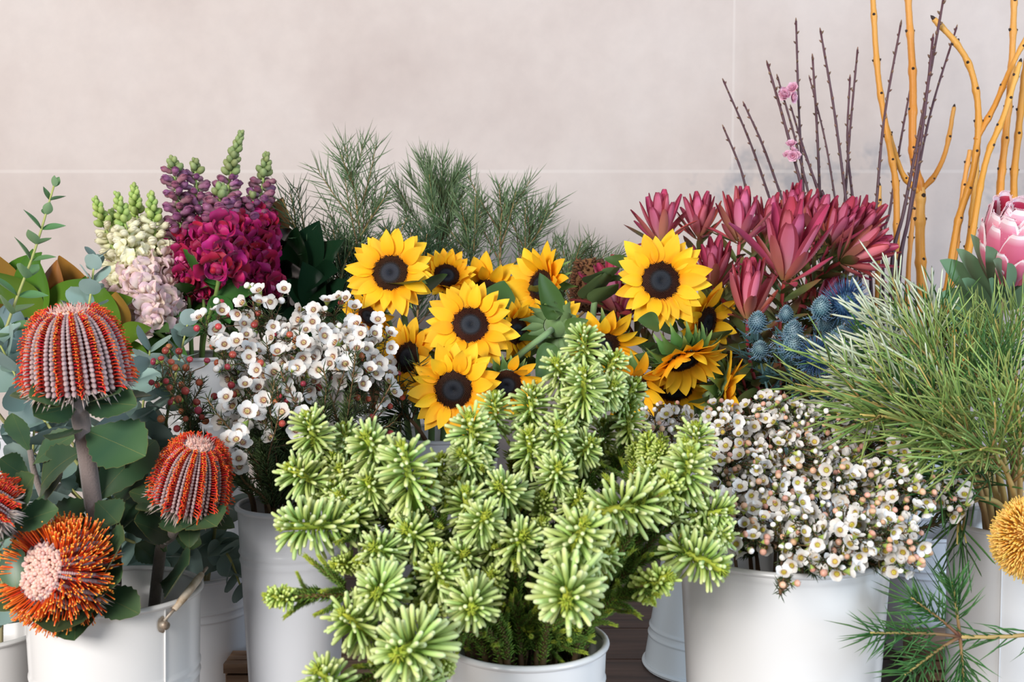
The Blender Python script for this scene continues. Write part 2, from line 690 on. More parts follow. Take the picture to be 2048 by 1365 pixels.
def buckets():
    g = None
    b = bucket('banksia', 229, 1182, 1.20, 167, 0.0, 0.84, 'white enamel bucket with fallen wire handle holding the banksias', bands=(0.19,), seam=-38)
    bail(b, 'banksia', -40, 0.018)
    bucket('edge', -30, 1265, 1.30, 105, 0.0, 0.8, 'white bucket cut by the picture edge beside the banksia bucket', bands=(0.3,))
    bucket('gum', 396, 1140, 1.52, 108, BENCH_Z, 0.84, 'white bucket of eucalyptus behind the banksia bucket', bands=(0.3,), mat=ENAMEL_GREY)
    bucket('wax', 585, 1010, 1.335, 108, 0.0, 0.62, 'tall grey-white bucket with double ridge holding the big white waxflowers', bands=(0.11,), mat=ENAMEL_GREY)
    bucket('snap', 392, 712, 1.86, 100, BENCH_Z, 0.78, 'tall white bucket of snapdragons behind the waxflowers', bands=(0.25,))
    bucket('sun', 880, 868, 1.72, 118, BENCH_Z, 0.8, 'white bucket under the sunflower bunch, mostly hidden by green heath', bands=(0.3,), mat=ENAMEL_GREY)
    bucket('sun2', 1418, 885, 1.60, 84, P(1418, 1075, 1.60).z + 0.0025, 0.82, 'short white bucket of drooping sunflowers standing on the upturned blue bucket', bands=(0.3,), mat=ENAMEL_GREY)
    bucket('riser', 1418, 1075, 1.60, 128, BENCH_Z, 0.68, 'pale blue bucket standing upside down on the planks', bands=(0.72,), mat=ENAMEL_BLUE, inverted=True)
    bucket('chamel', 1567, 1098, 1.20, 205, 0.0, 0.74, 'big white bucket holding the dense small-flowered waxflowers', bands=(0.0,))
    bucket('shade', 1850, 1060, 1.68, 95, BENCH_Z, 0.74, 'white bucket standing in shade behind the long-needled sprig', bands=(0.3,), mat=ENAMEL_GREY)
    bucket('grev', 2035, 1045, 1.36, 132, 0.0, 0.92, 'white bucket of needle foliage and yellow banksia at the picture edge', bands=(0.45,), seam=-125)
    bucket('heath', 1052, 1283, 1.08, 160, 0.0, 0.8, 'white bucket of green heath standing in front of all others', bands=(0.09,))
    bucket('leuc', 1560, 905, 1.98, 88, BENCH_Z, 0.8, 'bucket of pink leucadendrons, hidden behind sea holly and waxflowers', bands=(0.3,), mat=ENAMEL_GREY)
    bucket('twig', 1790, 900, 2.16, 100, BENCH_Z, 0.8, 'bucket holding the bare twigs and yellow branches by the wall', bands=(0.3,), mat=ENAMEL_GREY)
    bucket('casu', 800, 800, 2.12, 105, BENCH_Z, 0.8, 'bucket of feathery needle branches behind the sunflowers', bands=(0.3,), mat=ENAMEL_GREY)
    bucket('magn', 40, 860, 1.84, 95, BENCH_Z, 0.8, 'bucket of magnolia branches behind the eucalyptus', bands=(0.3,), mat=ENAMEL_GREY)
    bucket('holly', 1640, 960, 1.62, 75, BENCH_Z, 0.8, 'bucket of blue sea holly hidden behind the waxflowers', bands=(0.3,), mat=ENAMEL_GREY)
    crate('wooden_crate', 'brown slatted crate low behind the tall grey bucket', S(-580, 1.43), S(-255, 1.43), 1.402, 1.456, P(0, 1350, 1.40).z)
    crate('wooden_crate', 'brown crate beneath the long-needled sprig', S(830, 1.5), S(985, 1.5), 1.47, 1.57, P(0, 1305, 1.5).z, z0=BENCH_Z)


def root_in(key, spread=0.6, frac=0.03):
    loc, r, rb, h = BUCKETS[key]
    a, q = U(0, 2 * PI), rb * spread * math.sqrt(RNG.random())
    return loc + V((q * math.cos(a), q * math.sin(a), 0.006 + frac * h))


def mouth(key, toward, k=0.55):
    """a point in the bucket's mouth on the side toward the given point"""
    loc, r, rb, h = BUCKETS[key]
    m = loc + V((0, 0, h))
    d = V((toward.x - m.x, toward.y - m.y, 0))
    q = min(d.length * 0.6, r * k)
    return m + (d.normalized() * q if d.length > 1e-6 else V((0, 0, 0)))


def stem_path(key, head, end_dir, n=10, reach=0.35, k=0.55, spread=0.5):
    """a stem from the bucket's bottom through its mouth up to head, arriving along end_dir"""
    b = root_in(key, spread)
    m = mouth(key, head, k)
    L = (head - m).length
    up = (m - b).normalized()
    a = bez(b, b.lerp(m, 0.33), b.lerp(m, 0.67), m, 3)
    c = bez(m, m + up * L * 0.35, head - end_dir.normalized() * L * reach, head, n)
    return a[:-1] + c
PLANTS = []
PLANTS = []
# ------------------------------------------------------------------ sunflowers
M_PETAL = plant('sunflower_petal', [(0, (240, 150, 10)), (0.3, (255, 190, 28)), (1, (255, 206, 56))], var=0.09, hue=0.008, rough=0.6, trans=0.22, spec=0.2)
M_DISC = plant('sunflower_disc', [(0, (24, 25, 30)), (0.15, (36, 38, 46)), (0.42, (46, 48, 55)), (0.52, (30, 25, 26)), (0.64, (62, 32, 16)), (1, (72, 36, 16))], var=0.3, rough=0.7, spec=0.25)
M_SEPAL = plant('sunflower_sepal', [(0, (70, 104, 48)), (0.6, (84, 120, 58)), (1, (150, 168, 92))], var=0.15, rough=0.6, trans=0.1, back=(110, 138, 92))
M_SSTEM = plant('sunflower_stalk', [(0, (92, 122, 66)), (1, (134, 162, 112))], var=0.08, rough=0.7, bump=0.3, bscale=900, sheen=0.3)
M_SLEAF = plant('sunflower_leaf', [(0, (70, 100, 44)), (1, (64, 96, 46))], var=0.18, rough=0.5, trans=0.12, back=(112, 140, 88))


def sun_meshes():
    o = {}
    pet = []
    for i in range(7):
        mb = MB()
        mb.blade(Matrix.Identity(4), U(0.92, 1.08), U(0.205, 0.265), s_petal, curl=U(-0.55, 0.5), cup=U(0.1, 0.45), nu=9, nv=6, wave=U(0.03, 0.1), wf=U(0.7, 1.3), rib=0.055, twist=U(-0.35, 0.35))
        pet.append(mb.mesh('sunflower_petal', [M_PETAL]))
    o['petal'] = pet
    sep = []
    for i in range(4):
        mb = MB()
        mb.blade(Matrix.Identity(4), 1.0, U(0.22, 0.28), lambda u: (1 - u) ** 0.75 * (0.75 + 0.5 * math.sin(PI * min(1, u * 1.6))) if u < 1 else 0.02, curl=U(-1.3, -0.5), cup=0.35, nu=8, nv=4, wave=0.08, wf=0.8, twist=U(-0.6, 0.6))
        sep.append(mb.mesh('sunflower_sepal', [M_SEPAL]))
    o['sepal'] = sep
    mb = MB()
    R = 0.42
    prof = [(R * u, 0.07 - 0.10 * u ** 2.6 - 0.055 * math.exp(-(u / 0.16) ** 2)) for u in [0.004] + [i / 18 for i in range(1, 19)]]
    mb.lathe(prof, 48)
    n = 620
    for i in range(n):
        u = math.sqrt((i + 0.5) / n)
        a = i * 2.399963
        z = 0.07 - 0.10 * u ** 2.6 - 0.055 * math.exp(-(u / 0.16) ** 2)
        if u < 0.56:
            L, r = 0.026, 0.0085
        else:
            L, r = U(0.045, 0.075), 0.0115
        d = V((math.cos(a) * (0.15 + 0.55 * max(0, u - 0.45)), math.sin(a) * (0.15 + 0.55 * max(0, u - 0.45)), 1))
        p = V((R * u * math.cos(a), R * u * math.sin(a), z))
        k = len(mb.v)
        mb.needle(p, d, L, r)
        for q in range(k, len(mb.v)):
            mb.t[q] = min(1, u + U(-0.04, 0.04))
    o['disc'] = mb.mesh('sunflower_disc', [M_DISC])
    mb = MB()
    mb.lathe([(0.02, -0.30), (0.10, -0.29), (0.24, -0.22), (0.38, -0.11), (0.44, -0.03), (0.42, 0.0)], 28, wob=0.03)
    o['cup'] = mb.mesh('sunflower_receptacle', [M_SSTEM])
    lf = []
    for i in range(3):
        mb = MB()
        mb.blade(Matrix.Identity(4), 1, 0.34, lambda u: (math.sin(PI * u ** 0.6)) ** 0.8 * 0.95 + 0.03 if u < 1 else 0.02, curl=U(-0.9, 0.5), cup=0.25, nu=12, nv=6, wave=0.05, wf=1.3, rib=0.03)
        lf.append(mb.mesh('sunflower_leaf', [M_SLEAF]))
    o['leaf'] = lf
    return o


def sunflower(key, px, py, rpx, d, yaw, pitch, label, elev=(4, 30), n=30, open_=1.0, leaves=3, disc=1.0, droop=0.0, short=1.0, ks=0.55, gap=None, via=None, sep=9, sl=1.0):
    m = SUN
    R = S(rpx, d)
    c = P(px, py, d)
    ax = facing(yaw, pitch)
    H = T(c) @ frame(ax, U(0, 6))
    path = stem_path(key, c - ax * R * 0.28, ax, n=14, reach=0.28, k=ks)
    if via:
        w = [P(*q) for q in via]
        b = root_in(key, 0.5)
        path = [b] + spline([mouth(key, w[0], 0.5)] + w + [c - ax * R * 0.28], 5)
    t = thing('sunflower', label, 'flower', path[0], 'sunflowers in the middle of the display')
    mb = MB()
    mb.tube(path, lambda u: 0.0052 - 0.0008 * u, 9)
    built('stalk', mb, [M_SSTEM], t)
    fh = part('flower_head', m['cup'], t, H @ SCL(R * 0.94 * disc))
    part('seed_disc', m['disc'], fh, H @ SCL(R * 0.97 * disc))
    for ring in range(2):
        k = n // 2
        for i in range(k):
            a = 2 * PI * (i + 0.5 * ring + U(-0.28, 0.28)) / k
            if gap and abs(((math.degrees(a) - gap[0] + 180) % 360) - 180) < gap[1]:
                continue
            e = math.radians(elev[ring] + U(-9, 12))
            L = R * (0.68 if ring == 0 else 0.60) * U(0.84, 1.12) * short
            M = H @ RZ(a) @ T(V((0.37 * R * disc, 0, (-0.03 + 0.03 * ring) * R))) @ RY(-e) @ RX(U(-0.3, 0.3)) @ SCL(L, L * 1.12, L)
            part('petal', RNG.choice(m['petal']), fh, M)
    for ring in range(2):
        for i in range(sep):
            a = 2 * PI * (i + 0.5 * ring + U(-0.2, 0.2)) / sep
            e = math.radians(-12 + 22 * ring + U(-15, 12))
            L = R * U(0.42, 0.58) * sl
            M = H @ RZ(a) @ T(V((0.36 * R * disc, 0, (-0.14 + 0.05 * ring) * R))) @ RY(-e) @ SCL(L)
            part('sepal', RNG.choice(m['sepal']), fh, M)
    for i in range(leaves):
        p, tn = along(path, U(0.45, 0.86))
        w = facing(U(-80, 80), U(-5, 45))
        L = U(0.06, 0.10)
        part('leaf', RNG.choice(m['leaf']), t, T(p) @ xframe(w, V((U(-.5, .5), -0.6, 1))) @ SCL(L))
    return t


def leaf_at(t, px, py, d, qx, qy, dq, w=1.0, n=None):
    a, b = P(px, py, d), P(qx, qy, dq)
    L = (b - a).length
    part('leaf', SUN['leaf'][0], t, T(a) @ xframe(b - a, n or V((0.3, -1, 0.4))) @ SCL(L, L * w, L))


def sunflowers():
    global SUN
    SUN = sun_meshes()
    s = sunflower
    s('sun', 781, 546, 92, 1.60, -8, 12, 'large open sunflower highest on its side, touching the feathery needle branches', elev=(3, 22), n=34)
    t = s('sun', 941, 650, 92, 1.55, 4, 16, 'open sunflower in the centre of the bunch, facing out', elev=(2, 20), n=34)
    leaf_at(t, 985, 640, 1.62, 1010, 560, 1.64, 1.4)
    s('sun', 907, 780, 97, 1.50, -4, -6, 'open sunflower lowest in the bunch, above the green heath', elev=(4, 24), n=34)
    s('sun', 893, 552, 60, 1.70, 10, 30, 'small half-open sunflower peeping between two large ones', elev=(38, 56), n=34, disc=1.15, short=0.95)
    s('sun', 972, 590, 84, 1.74, -6, -18, 'sunflower showing only broad upper petals behind the centre bloom', elev=(6, 24), n=26)
    t = s('sun', 1082, 572, 84, 1.64, -48, 8, 'sunflower turned aside behind a tall green leaf', elev=(20, 42), n=32)
    leaf_at(t, 1112, 640, 1.58, 1082, 546, 1.56, 0.8)
    s('sun', 1032, 662, 62, 1.60, 40, -4, 'narrow sunflower turned toward the green sepals, behind the centre bloom', elev=(12, 40), n=24, disc=1.1)
    s('sun', 815, 716, 82, 1.57, -38, 14, 'sunflower half hidden behind the lowest bloom, petals over waxflowers', elev=(6, 26), n=26)
    s('sun', 1012, 770, 72, 1.53, 10, -22, 'sunflower with curled petals and exposed dark disc beside the lowest bloom', elev=(10, 42), n=20, disc=1.15, gap=(100, 40))
    s('sun', 738, 632, 62, 1.66, -30, -25, 'drooping sunflower showing few petals under the highest bloom', elev=(5, 25), n=22)
    t = s('sun', 1205, 692, 84, 1.58, 12, -34, 'sunflower peeping above a pale green heath spike', elev=(8, 30), n=22)
    t = s('sun2', 1321, 562, 97, 1.58, 4, 8, 'single open sunflower standing before the pink leucadendrons', elev=(3, 18), n=32, via=[(1270, 830, 1.64), (1200, 720, 1.64), (1186, 630, 1.64), (1215, 560, 1.64)])
    leaf_at(t, 1262, 530, 1.60, 1208, 516, 1.60, 0.8)
    leaf_at(t, 1318, 648, 1.53, 1278, 640, 1.5, 1.0)
    s('sun2', 1368, 722, 90, 1.55, 26, -52, 'drooping sunflower with green sepals on top, below the single open one', elev=(18, 48), n=36, leaves=1, sep=14, sl=1.25, via=[(1402, 840, 1.68), (1376, 720, 1.68), (1360, 668, 1.645)])
    t = s('sun', 1112, 652, 66, 1.60, 150, 20, 'sunflower seen from behind, its curled green sepals toward the heath', elev=(10, 40), n=22, leaves=1, sep=16, sl=1.5)
    leaf_at(t, 1130, 660, 1.56, 1175, 640, 1.54, 0.9)
    leaf_at(t, 1110, 690, 1.57, 1075, 760, 1.55, 1.0)
    leaf_at(t, 1140, 700, 1.58, 1190, 770, 1.55, 1.0)
    s('sun2', 1352, 782, 86, 1.63, 8, -50, 'dark sunflower hanging behind the drooping one', elev=(8, 30), n=28, via=[(1400, 850, 1.72), (1365, 760, 1.73), (1345, 730, 1.70)])
    s('sun2', 1412, 646, 84, 1.66, 48, -10, 'sunflower seen edge-on behind the single open one', elev=(4, 24), n=26, via=[(1415, 800, 1.71), (1390, 680, 1.71)])
    s('sun2', 1262, 776, 84, 1.56, 14, -38, 'sunflower with loose petals beside the drooping one, over heath', elev=(6, 36), n=22, gap=(60, 45), via=[(1390, 850, 1.69), (1310, 780, 1.69), (1272, 745, 1.62)])
    s('sun2', 1446, 792, 96, 1.61, 82, -8, 'sunflower turned away, its green back toward the drooping one', elev=(14, 34), n=30, leaves=1, sep=14, sl=1.3, via=[(1424, 855, 1.67), (1400, 800, 1.66)])


PLANTS.append(sunflowers)
# ------------------------------------------------------------------ green heath in the front bucket
M_FLORET = plant('heath_floret', [(0, (140, 168, 70)), (0.3, (170, 194, 104)), (0.7, (200, 214, 146)), (1, (216, 226, 172))], var=0.14, hue=0.022, rough=0.5, trans=0.12, spec=0.22)
M_FLOBUD = plant('heath_bud_floret', [(0, (140, 168, 62)), (0.6, (184, 202, 106)), (1, (208, 220, 136))], var=0.1, hue=0.012, rough=0.5, trans=0.1)
M_HNEED = plant('heath_needle', [(0, (56, 84, 24)), (0.6, (84, 116, 36)), (1, (122, 146, 50))], var=0.22, hue=0.02, rough=0.55, trans=0.08)
M_HTIP = plant('heath_tip_needle', [(0, (96, 128, 34)), (1, (176, 186, 60))], var=0.15, hue=0.015, rough=0.55, trans=0.1)
M_HWOOD = plant('heath_wood', [(0, (70, 52, 34)), (1, (112, 92, 48))], var=0.1, rough=0.8)


def heath_spike(length, radius, fl, fr, n, young=False, tip=True, open_=0.9):
    """a bottle-brush of tubular florets round +Z, from z=0 to z=length, a green tuft on top"""
    mb = MB()
    mb.tube([V((0, 0, -0.25 * length)), V((0, 0, length))], [0.0032, 0.0034], 6, 2)
    for i in range(n):
        u = (i + 0.5) / n
        a = i * 2.39996 + U(-0.3, 0.3)
        z = length * u * 0.96
        el = -0.62 + 1.7 * u ** 1.5 + U(-0.26, 0.26)          # low florets hang, top ones rise
        el = el * open_ + (1 - open_) * 0.9
        L = fl * (0.9 + 0.25 * math.sin(PI * u)) * U(0.75, 1.18) * (0.55 if u > 0.93 else 1)
        d = V((math.cos(a) * math.cos(el), math.sin(a) * math.cos(el), math.sin(el)))
        p = V((math.cos(a) * radius, math.sin(a) * radius, z))
        sag = V((0, 0, -L * U(0.05, 0.2))) + jit(L * 0.08)
        pts = [p, p + d * L * 0.35, p + d * L * 0.72 + sag * 0.4, p + d * L * 0.93 + sag * 0.8, p + d * L + sag]
        r = fr * U(0.85, 1.12)
        mb.tube(pts, [r * 0.55, r * 0.8, r, r * 0.88, r * 0.45], 6, 0, True)
    if tip:
        for i in range(34):
            a, e = U(0, 6.28), U(0.5, 1.5)
            d = V((math.cos(a) * math.cos(e), math.sin(a) * math.cos(e), math.sin(e)))
            mb.needle(V((0, 0, length * 0.95)), d, U(0.006, 0.010), 0.0010, mi=2)
    return mb.mesh('heath_flower_spike', [M_FLOBUD if young else M_FLORET, M_HWOOD, M_HTIP])


def heath_meshes():
    o = {'big': [], 'mid': [], 'young': [], 'shoot': []}
    for i in range(4):
        o['big'].append(heath_spike(U(0.044, 0.060), 0.0055, U(0.017, 0.021), 0.0019, 98))
    for i in range(4):
        o['mid'].append(heath_spike(U(0.034, 0.046), 0.005, U(0.0135, 0.0165), 0.00168, 84, open_=0.88))
    for i in range(3):
        o['young'].append(heath_spike(U(0.026, 0.034), 0.004, U(0.0075, 0.0095), 0.0016, 84, young=True, open_=0.65))
    for i in range(4):
        mb = MB()
        L = U(0.03, 0.045)
        pts = [V((0, 0, 0)), V((0.002, 0.001, L * 0.5)), V((U(-0.004, 0.004), 0.003, L))]
        mb.tube(pts, [0.0017, 0.0014, 0.001], 6, 1)
        for k in range(150):
            u = k / 150
            p, tn = along(pts, u)
            a = k * 2.39996
            el = 0.75 + 0.5 * u
            d = V((math.cos(a) * math.cos(el), math.sin(a) * math.cos(el), math.sin(el)))
            mb.needle(p, d, U(0.005, 0.0075), 0.00062, mi=0 if u < 0.72 + U(-0.1, 0.1) else 2)
        o['shoot'].append(mb.mesh('heath_side_shoot', [M_HNEED, M_HWOOD, M_HTIP]))
    return o


def needled(mb, pts, n, L, r, el=0.7, u0=0.0, u1=1.0, mi=0, mi2=None, far=0.9):
    for k in range(n):
        u = u0 + (u1 - u0) * (k + RNG.random()) / n
        p, tn = along(pts, u)
        f = frame(tn, k * 2.39996)
        e = el + U(-0.2, 0.2)
        d = f.to_3x3() @ V((math.cos(e), 0, math.sin(e)))
        mb.needle(p, d, L * U(0.75, 1.15), r, mi=mi2 if mi2 is not None and u > far else mi)


def heath_sprig(label, heads, shoots=6, low=False, key='heath', dens=1.0):
    """heads: (px, py, depth, kind, lean yaw, lean pitch, size); the first ends the main stem, the rest its side twigs"""
    m = HEATH
    group = 'green heath sprigs in the front bucket'
    px, py, d, kind, yw, pt, sz = heads[0]
    h0 = P(px, py, d)
    ax0 = facing(yw, pt)
    path = stem_path(key, h0, ax0, n=16, reach=0.3, k=0.75, spread=0.7)
    t = thing('heath_sprig', label, 'flower sprig', path[0], group)
    mb = MB()
    mb.tube(path, lambda u: 0.0034 - 0.0014 * u, 7, 1)
    needled(mb, path, int(620 * dens), 0.0095, 0.0008, el=0.75, u0=0.12, mi=0, mi2=2, far=0.95)
    built('needled_stem', mb, [M_HNEED, M_HWOOD, M_HTIP], t)
    for i, (px, py, d, kind, yw, pt, sz) in enumerate(heads):
        h, ax = P(px, py, d), facing(yw + U(-12, 12), pt + (22 if pt >= 8 else 4) + U(-8, 8))
        L = 0.040 * sz
        base = h - ax * L * 0.45
        if i:
            # the side twig leaves the stem where it is nearest, a little below
            best = min(range(len(path)), key=lambda q: (path[q] - base).length + (0.03 if path[q].z > base.z - 0.02 else 0) + (9 if q < 4 else 0))
            p0 = path[max(4, best - 2)]
            tw = bez(p0, p0.lerp(base, 0.3) + V((0, 0, 0.012)), base - ax * (base - p0).length * 0.4, base, 8)
            mb = MB()
            mb.tube(tw, lambda u: 0.0024 - 0.0006 * u, 6, 1)
            needled(mb, tw, int(20 + 2600 * (base - p0).length), 0.008, 0.0007, el=0.75, mi=0, mi2=2, far=0.92)
            built('side_twig', mb, [M_HNEED, M_HWOOD, M_HTIP], t)
        part('flower_spike', RNG.choice(m[kind]), t, T(base) @ frame(ax, U(0, 6)) @ SCL(sz * (0.92 if kind == 'big' else 1.0)))
    for i in range(shoots * 2):
        p, tn = along(path, U(0.32, 0.9))
        ax = (tn * 0.8 + jit(1.0).normalized() * 0.8 + facing(0, 20) * 0.4).normalized()
        part('side_shoot', RNG.choice(m['shoot']), t, T(p) @ frame(ax, U(0, 6)) @ SCL(U(0.7, 1.1)))
    return t


def heath():
    global HEATH
    HEATH = heath_meshes()
    h = heath_sprig
    B, M_, Y = 'big', 'mid', 'young'
    h('pale heath sprig reaching highest, in front of the sunflowers', [(1168, 706, 1.16, B, -10, 60, 0.95), (1122, 752, 1.14, B, -35, 35, 0.9), (1168, 792, 1.12, B, -10, 30, 0.95), (1216, 742, 1.17, B, 45, 40, 0.9), (1252, 800, 1.2, M_, 60, 30, 0.9), (1140, 830, 1.14, M_, -20, 40, 0.9), (1210, 790, 1.15, B, 30, 10, 0.85)], 2)
    h('heath sprig with a dark-shaded spike hanging under a sunflower', [(1257, 846, 1.20, M_, 20, 75, 1.0), (1205, 880, 1.22, M_, 10, 60, 0.9), (1180, 950, 1.2, M_, 20, 40, 0.8), (1215, 925, 1.22, M_, 50, 20, 0.75)], 5)
    h('heath sprig of round spikes below the lowest sunflower', [(946, 880, 1.08, B, -20, 45, 1.1), (990, 835, 1.14, M_, -25, 65, 0.85), (1015, 990, 1.05, B, -15, 12, 0.95), (940, 925, 1.07, M_, -40, 20, 0.9), (970, 960, 1.1, Y, 10, 60, 0.9)], 7)
    h('heath sprig of crowded spikes rising behind the front bucket', [(1062, 828, 1.14, B, 0, 60, 1.0), (1110, 885, 1.10, B, 5, 35, 0.95), (1060, 905, 1.10, M_, -10, 40, 1.0), (1110, 958, 1.08, B, 10, 25, 0.95), (1165, 905, 1.12, M_, 40, 30, 0.9), (1150, 1008, 1.08, M_, 25, 15, 0.85), (1085, 1010, 1.08, Y, -5, 40, 0.9)], 6)
    h('heath sprig leaning out with its end spike before a grey bucket', [(638, 1052, 1.00, B, -60, 2, 1.15), (672, 1000, 1.06, M_, -40, 50, 0.9), (715, 1045, 1.02, M_, -20, 30, 0.85), (685, 1130, 1.0, Y, -50, 5, 0.8), (735, 1075, 1.04, Y, -30, 40, 0.7)], 6)
    h('heath sprig rising against the white waxflowers', [(628, 880, 1.10, B, -50, 45, 0.95), (692, 888, 1.14, M_, -30, 60, 0.85), (622, 962, 1.06, B, -60, 20, 1.0), (668, 930, 1.10, Y, -30, 45, 1.0), (690, 965, 1.08, M_, -20, 20, 0.8), (720, 930, 1.1, Y, -20, 40, 0.9)], 6)
    h('heath sprig topped by a spike seen from above', [(752, 908, 1.04, B, -8, 25, 1.05), (745, 985, 1.03, M_, -15, 10, 0.9), (705, 1010, 1.04, M_, -35, 15, 0.8), (790, 1010, 1.06, Y, 0, 30, 0.9)], 6)
    h('heath sprig with a long cone leaning over paler spikes', [(818, 955, 1.00, B, -45, 55, 1.15), (880, 955, 1.12, M_, 20, 60, 0.95), (800, 1030, 1.02, Y, -20, 10, 0.75), (840, 1025, 1.02, Y, -5, 20, 0.7), (905, 985, 1.1, M_, 35, 30, 0.8)], 8)
    h('heath sprig of small rosettes in the middle of the bunch', [(935, 1035, 1.03, M_, -10, 40, 1.05), (960, 1050, 1.0, M_, 5, 10, 0.95), (832, 1078, 1.0, M_, -20, 15, 1.0), (765, 1103, 0.98, M_, -25, 10, 0.9), (868, 1110, 1.0, Y, 0, 15, 1.0), (918, 1120, 1.0, M_, 10, 15, 0.85), (728, 1130, 0.99, Y, -50, 20, 0.8)], 8)
    h('heath sprig with two rosettes facing out beside dark stems', [(1035, 1090, 1.0, M_, 10, 15, 1.05), (990, 1105, 1.02, M_, -20, 20, 0.9), (985, 1160, 1.0, Y, 0, 10, 0.9), (1080, 1060, 1.04, Y, 15, 40, 0.8)], 8)
    h('heath sprig with a large round spike facing out over the bucket', [(943, 1203, 0.93, B, -3, 4, 1.0), (880, 1165, 0.97, B, -10, 30, 0.95), (855, 1220, 0.97, Y, -25, 15, 1.0)], 4)
    h('heath sprig with a star-shaped spike low beside the planks', [(765, 1178, 0.94, B, -15, 6, 1.05), (728, 1262, 0.93, B, -40, 20, 1.0), (800, 1225, 0.97, Y, 0, 20, 0.7)], 5)
    h('heath sprig with the biggest star-shaped spike, lowest in the bunch', [(832, 1290, 0.88, B, -10, 2, 1.3), (885, 1325, 0.92, Y, 0, 10, 0.9), (835, 1380, 0.9, M_, -10, -20, 0.9)], 4)
    h('heath sprig cut by the lower picture edge', [(668, 1372, 0.90, B, -50, 20, 0.95), (760, 1340, 0.95, Y, -30, 10, 0.5)], 3)
    h('heath sprig with two large creamy spikes one above the other', [(1150, 1092, 0.93, B, 15, 25, 1.2), (1138, 1172, 0.91, B, -12, -12, 1.3), (1195, 1120, 0.97, M_, 60, 10, 0.8)], 5)
    h('heath sprig with a cream spike leaning past the riser bucket', [(1265, 1010, 1.00, B, -50, -5, 1.15), (1300, 960, 1.06, M_, 0, 50, 0.75), (1235, 1060, 1.05, Y, 10, 20, 0.8)], 4)
    h('heath sprig with a big spike by the small waxflowers', [(1372, 955, 1.04, B, 20, 50, 1.15), (1335, 975, 1.02, Y, -30, 30, 1.1), (1395, 1030, 1.06, B, 50, 5, 0.95), (1340, 1015, 1.05, Y, 10, 30, 0.9)], 4)
    h('heath sprig with yellow-green young spikes by the sunflower backs', [(1390, 890, 1.14, M_, 20, 65, 1.0), (1370, 905, 1.12, Y, 0, 55, 0.9), (1297, 893, 1.16, Y, 0, 80, 0.9), (1320, 912, 1.15, Y, 15, 60, 0.9), (1270, 910, 1.18, Y, -40, 60, 0.8)], 6)
    h('heath sprig with spent spikes drooping before the big white bucket', [(1385, 1112, 1.02, M_, 60, -20, 1.15), (1415, 1065, 1.05, B, 70, -5, 0.9)], 6)
    h('short heath sprig with one budded cone beside the riser bucket', [(1312, 1165, 1.0, Y, 55, 15, 1.15)], 8)
    # the shoot that runs level past the grey bucket
    t = h('level heath twig reaching out past the grey bucket', [(556, 1195, 0.93, Y, -82, 2, 0.75)], 0, dens=0.8)
    for (px, py, qx, qy, s) in ((640, 1180, 595, 1178, 0.9), (690, 1175, 640, 1130, 1.0), (690, 1170, 665, 1143, 0.9), (632, 1195, 602, 1215, 0.9), (620, 1190, 605, 1168, 0.7), (690, 1190, 642, 1230, 0.9), (690, 1178, 668, 1178, 0.8)):
        a, b = P(px, py, 0.95), P(qx, qy, 0.94)
        part('side_shoot', RNG.choice(HEATH['shoot']), t, T(a) @ frame(b - a, U(0, 6)) @ SCL(s))
    for i in range(22):
        # short flowerless shoots at the mouth of the bucket
        q = P(U(945, 1165), U(1205, 1275), U(1.01, 1.12))
        t = heath_stub(q)
    for i in range(20):
        q = P(U(880, 1330), U(860, 1120), U(1.13, 1.2))
        heath_stub(q, 'tall flowerless heath shoot in shade among the pale spikes', 'tall heath shoots in the front bucket', 620, 12)


def heath_stub(q, lab='short flowerless green heath shoot at the mouth of the front bucket', grp='short heath shoots in the front bucket', n=340, k_=5):
    path = stem_path('heath', q, V((U(-.4, .4), -0.3, 1)), n=8, k=0.72, spread=0.7)
    t = thing('heath_shoot', lab, 'sprig', path[0], grp)
    mb = MB()
    mb.tube(path, lambda u: 0.003 - 0.0012 * u, 6, 1)
    needled(mb, path, n, 0.0095, 0.0008, u0=0.12, mi=0, mi2=2, far=0.9)
    built('needled_stem', mb, [M_HNEED, M_HWOOD, M_HTIP], t)
    for i in range(k_):
        p, tn = along(path, U(0.45, 0.95))
        ax = (tn * 0.9 + jit(1.0).normalized() * 0.9).normalized()
        part('side_shoot', RNG.choice(HEATH['shoot']), t, T(p) @ frame(ax, U(0, 6)) @ SCL(U(0.7, 1.1)))
    return t


PLANTS.append(heath)
# ------------------------------------------------------------------ scarlet and orange banksias
M_STYLE = plant('banksia_style', [(0, (170, 34, 20)), (0.6, (212, 50, 24)), (0.97, (222, 78, 30)), (1, (240, 168, 60))], var=0.12, hue=0.012, rough=0.4)
M_STYLE_O = plant('banksia_orange_style', [(0, (206, 60, 18)), (0.7, (228, 92, 22)), (0.97, (234, 112, 30)), (1, (246, 180, 70))], var=0.1, hue=0.012, rough=0.4)
M_STYLE_Y = plant('banksia_yellow_style', [(0, (186, 120, 40)), (0.6, (236, 172, 62)), (1, (248, 206, 112))], var=0.1, rough=0.5)
M_WOOL = plant('banksia_wool', [(0, (128, 98, 102)), (1, (178, 152, 152))], var=0.12, rough=0.9, sheen=0.4)
M_WOOLTOP = plant('banksia_crown_wool', [(0, (206, 130, 112)), (1, (228, 196, 184))], var=0.12, rough=0.9, sheen=0.3)
M_CORE = plant('banksia_core', [(0, (110, 34, 28)), (1, (150, 50, 36))], rough=0.9)
M_BSTEM = plant('banksia_stalk', [(0, (96, 84, 78)), (1, (124, 112, 108))], var=0.06, rough=0.9, bump=0.5, bscale=500, sheen=0.5)
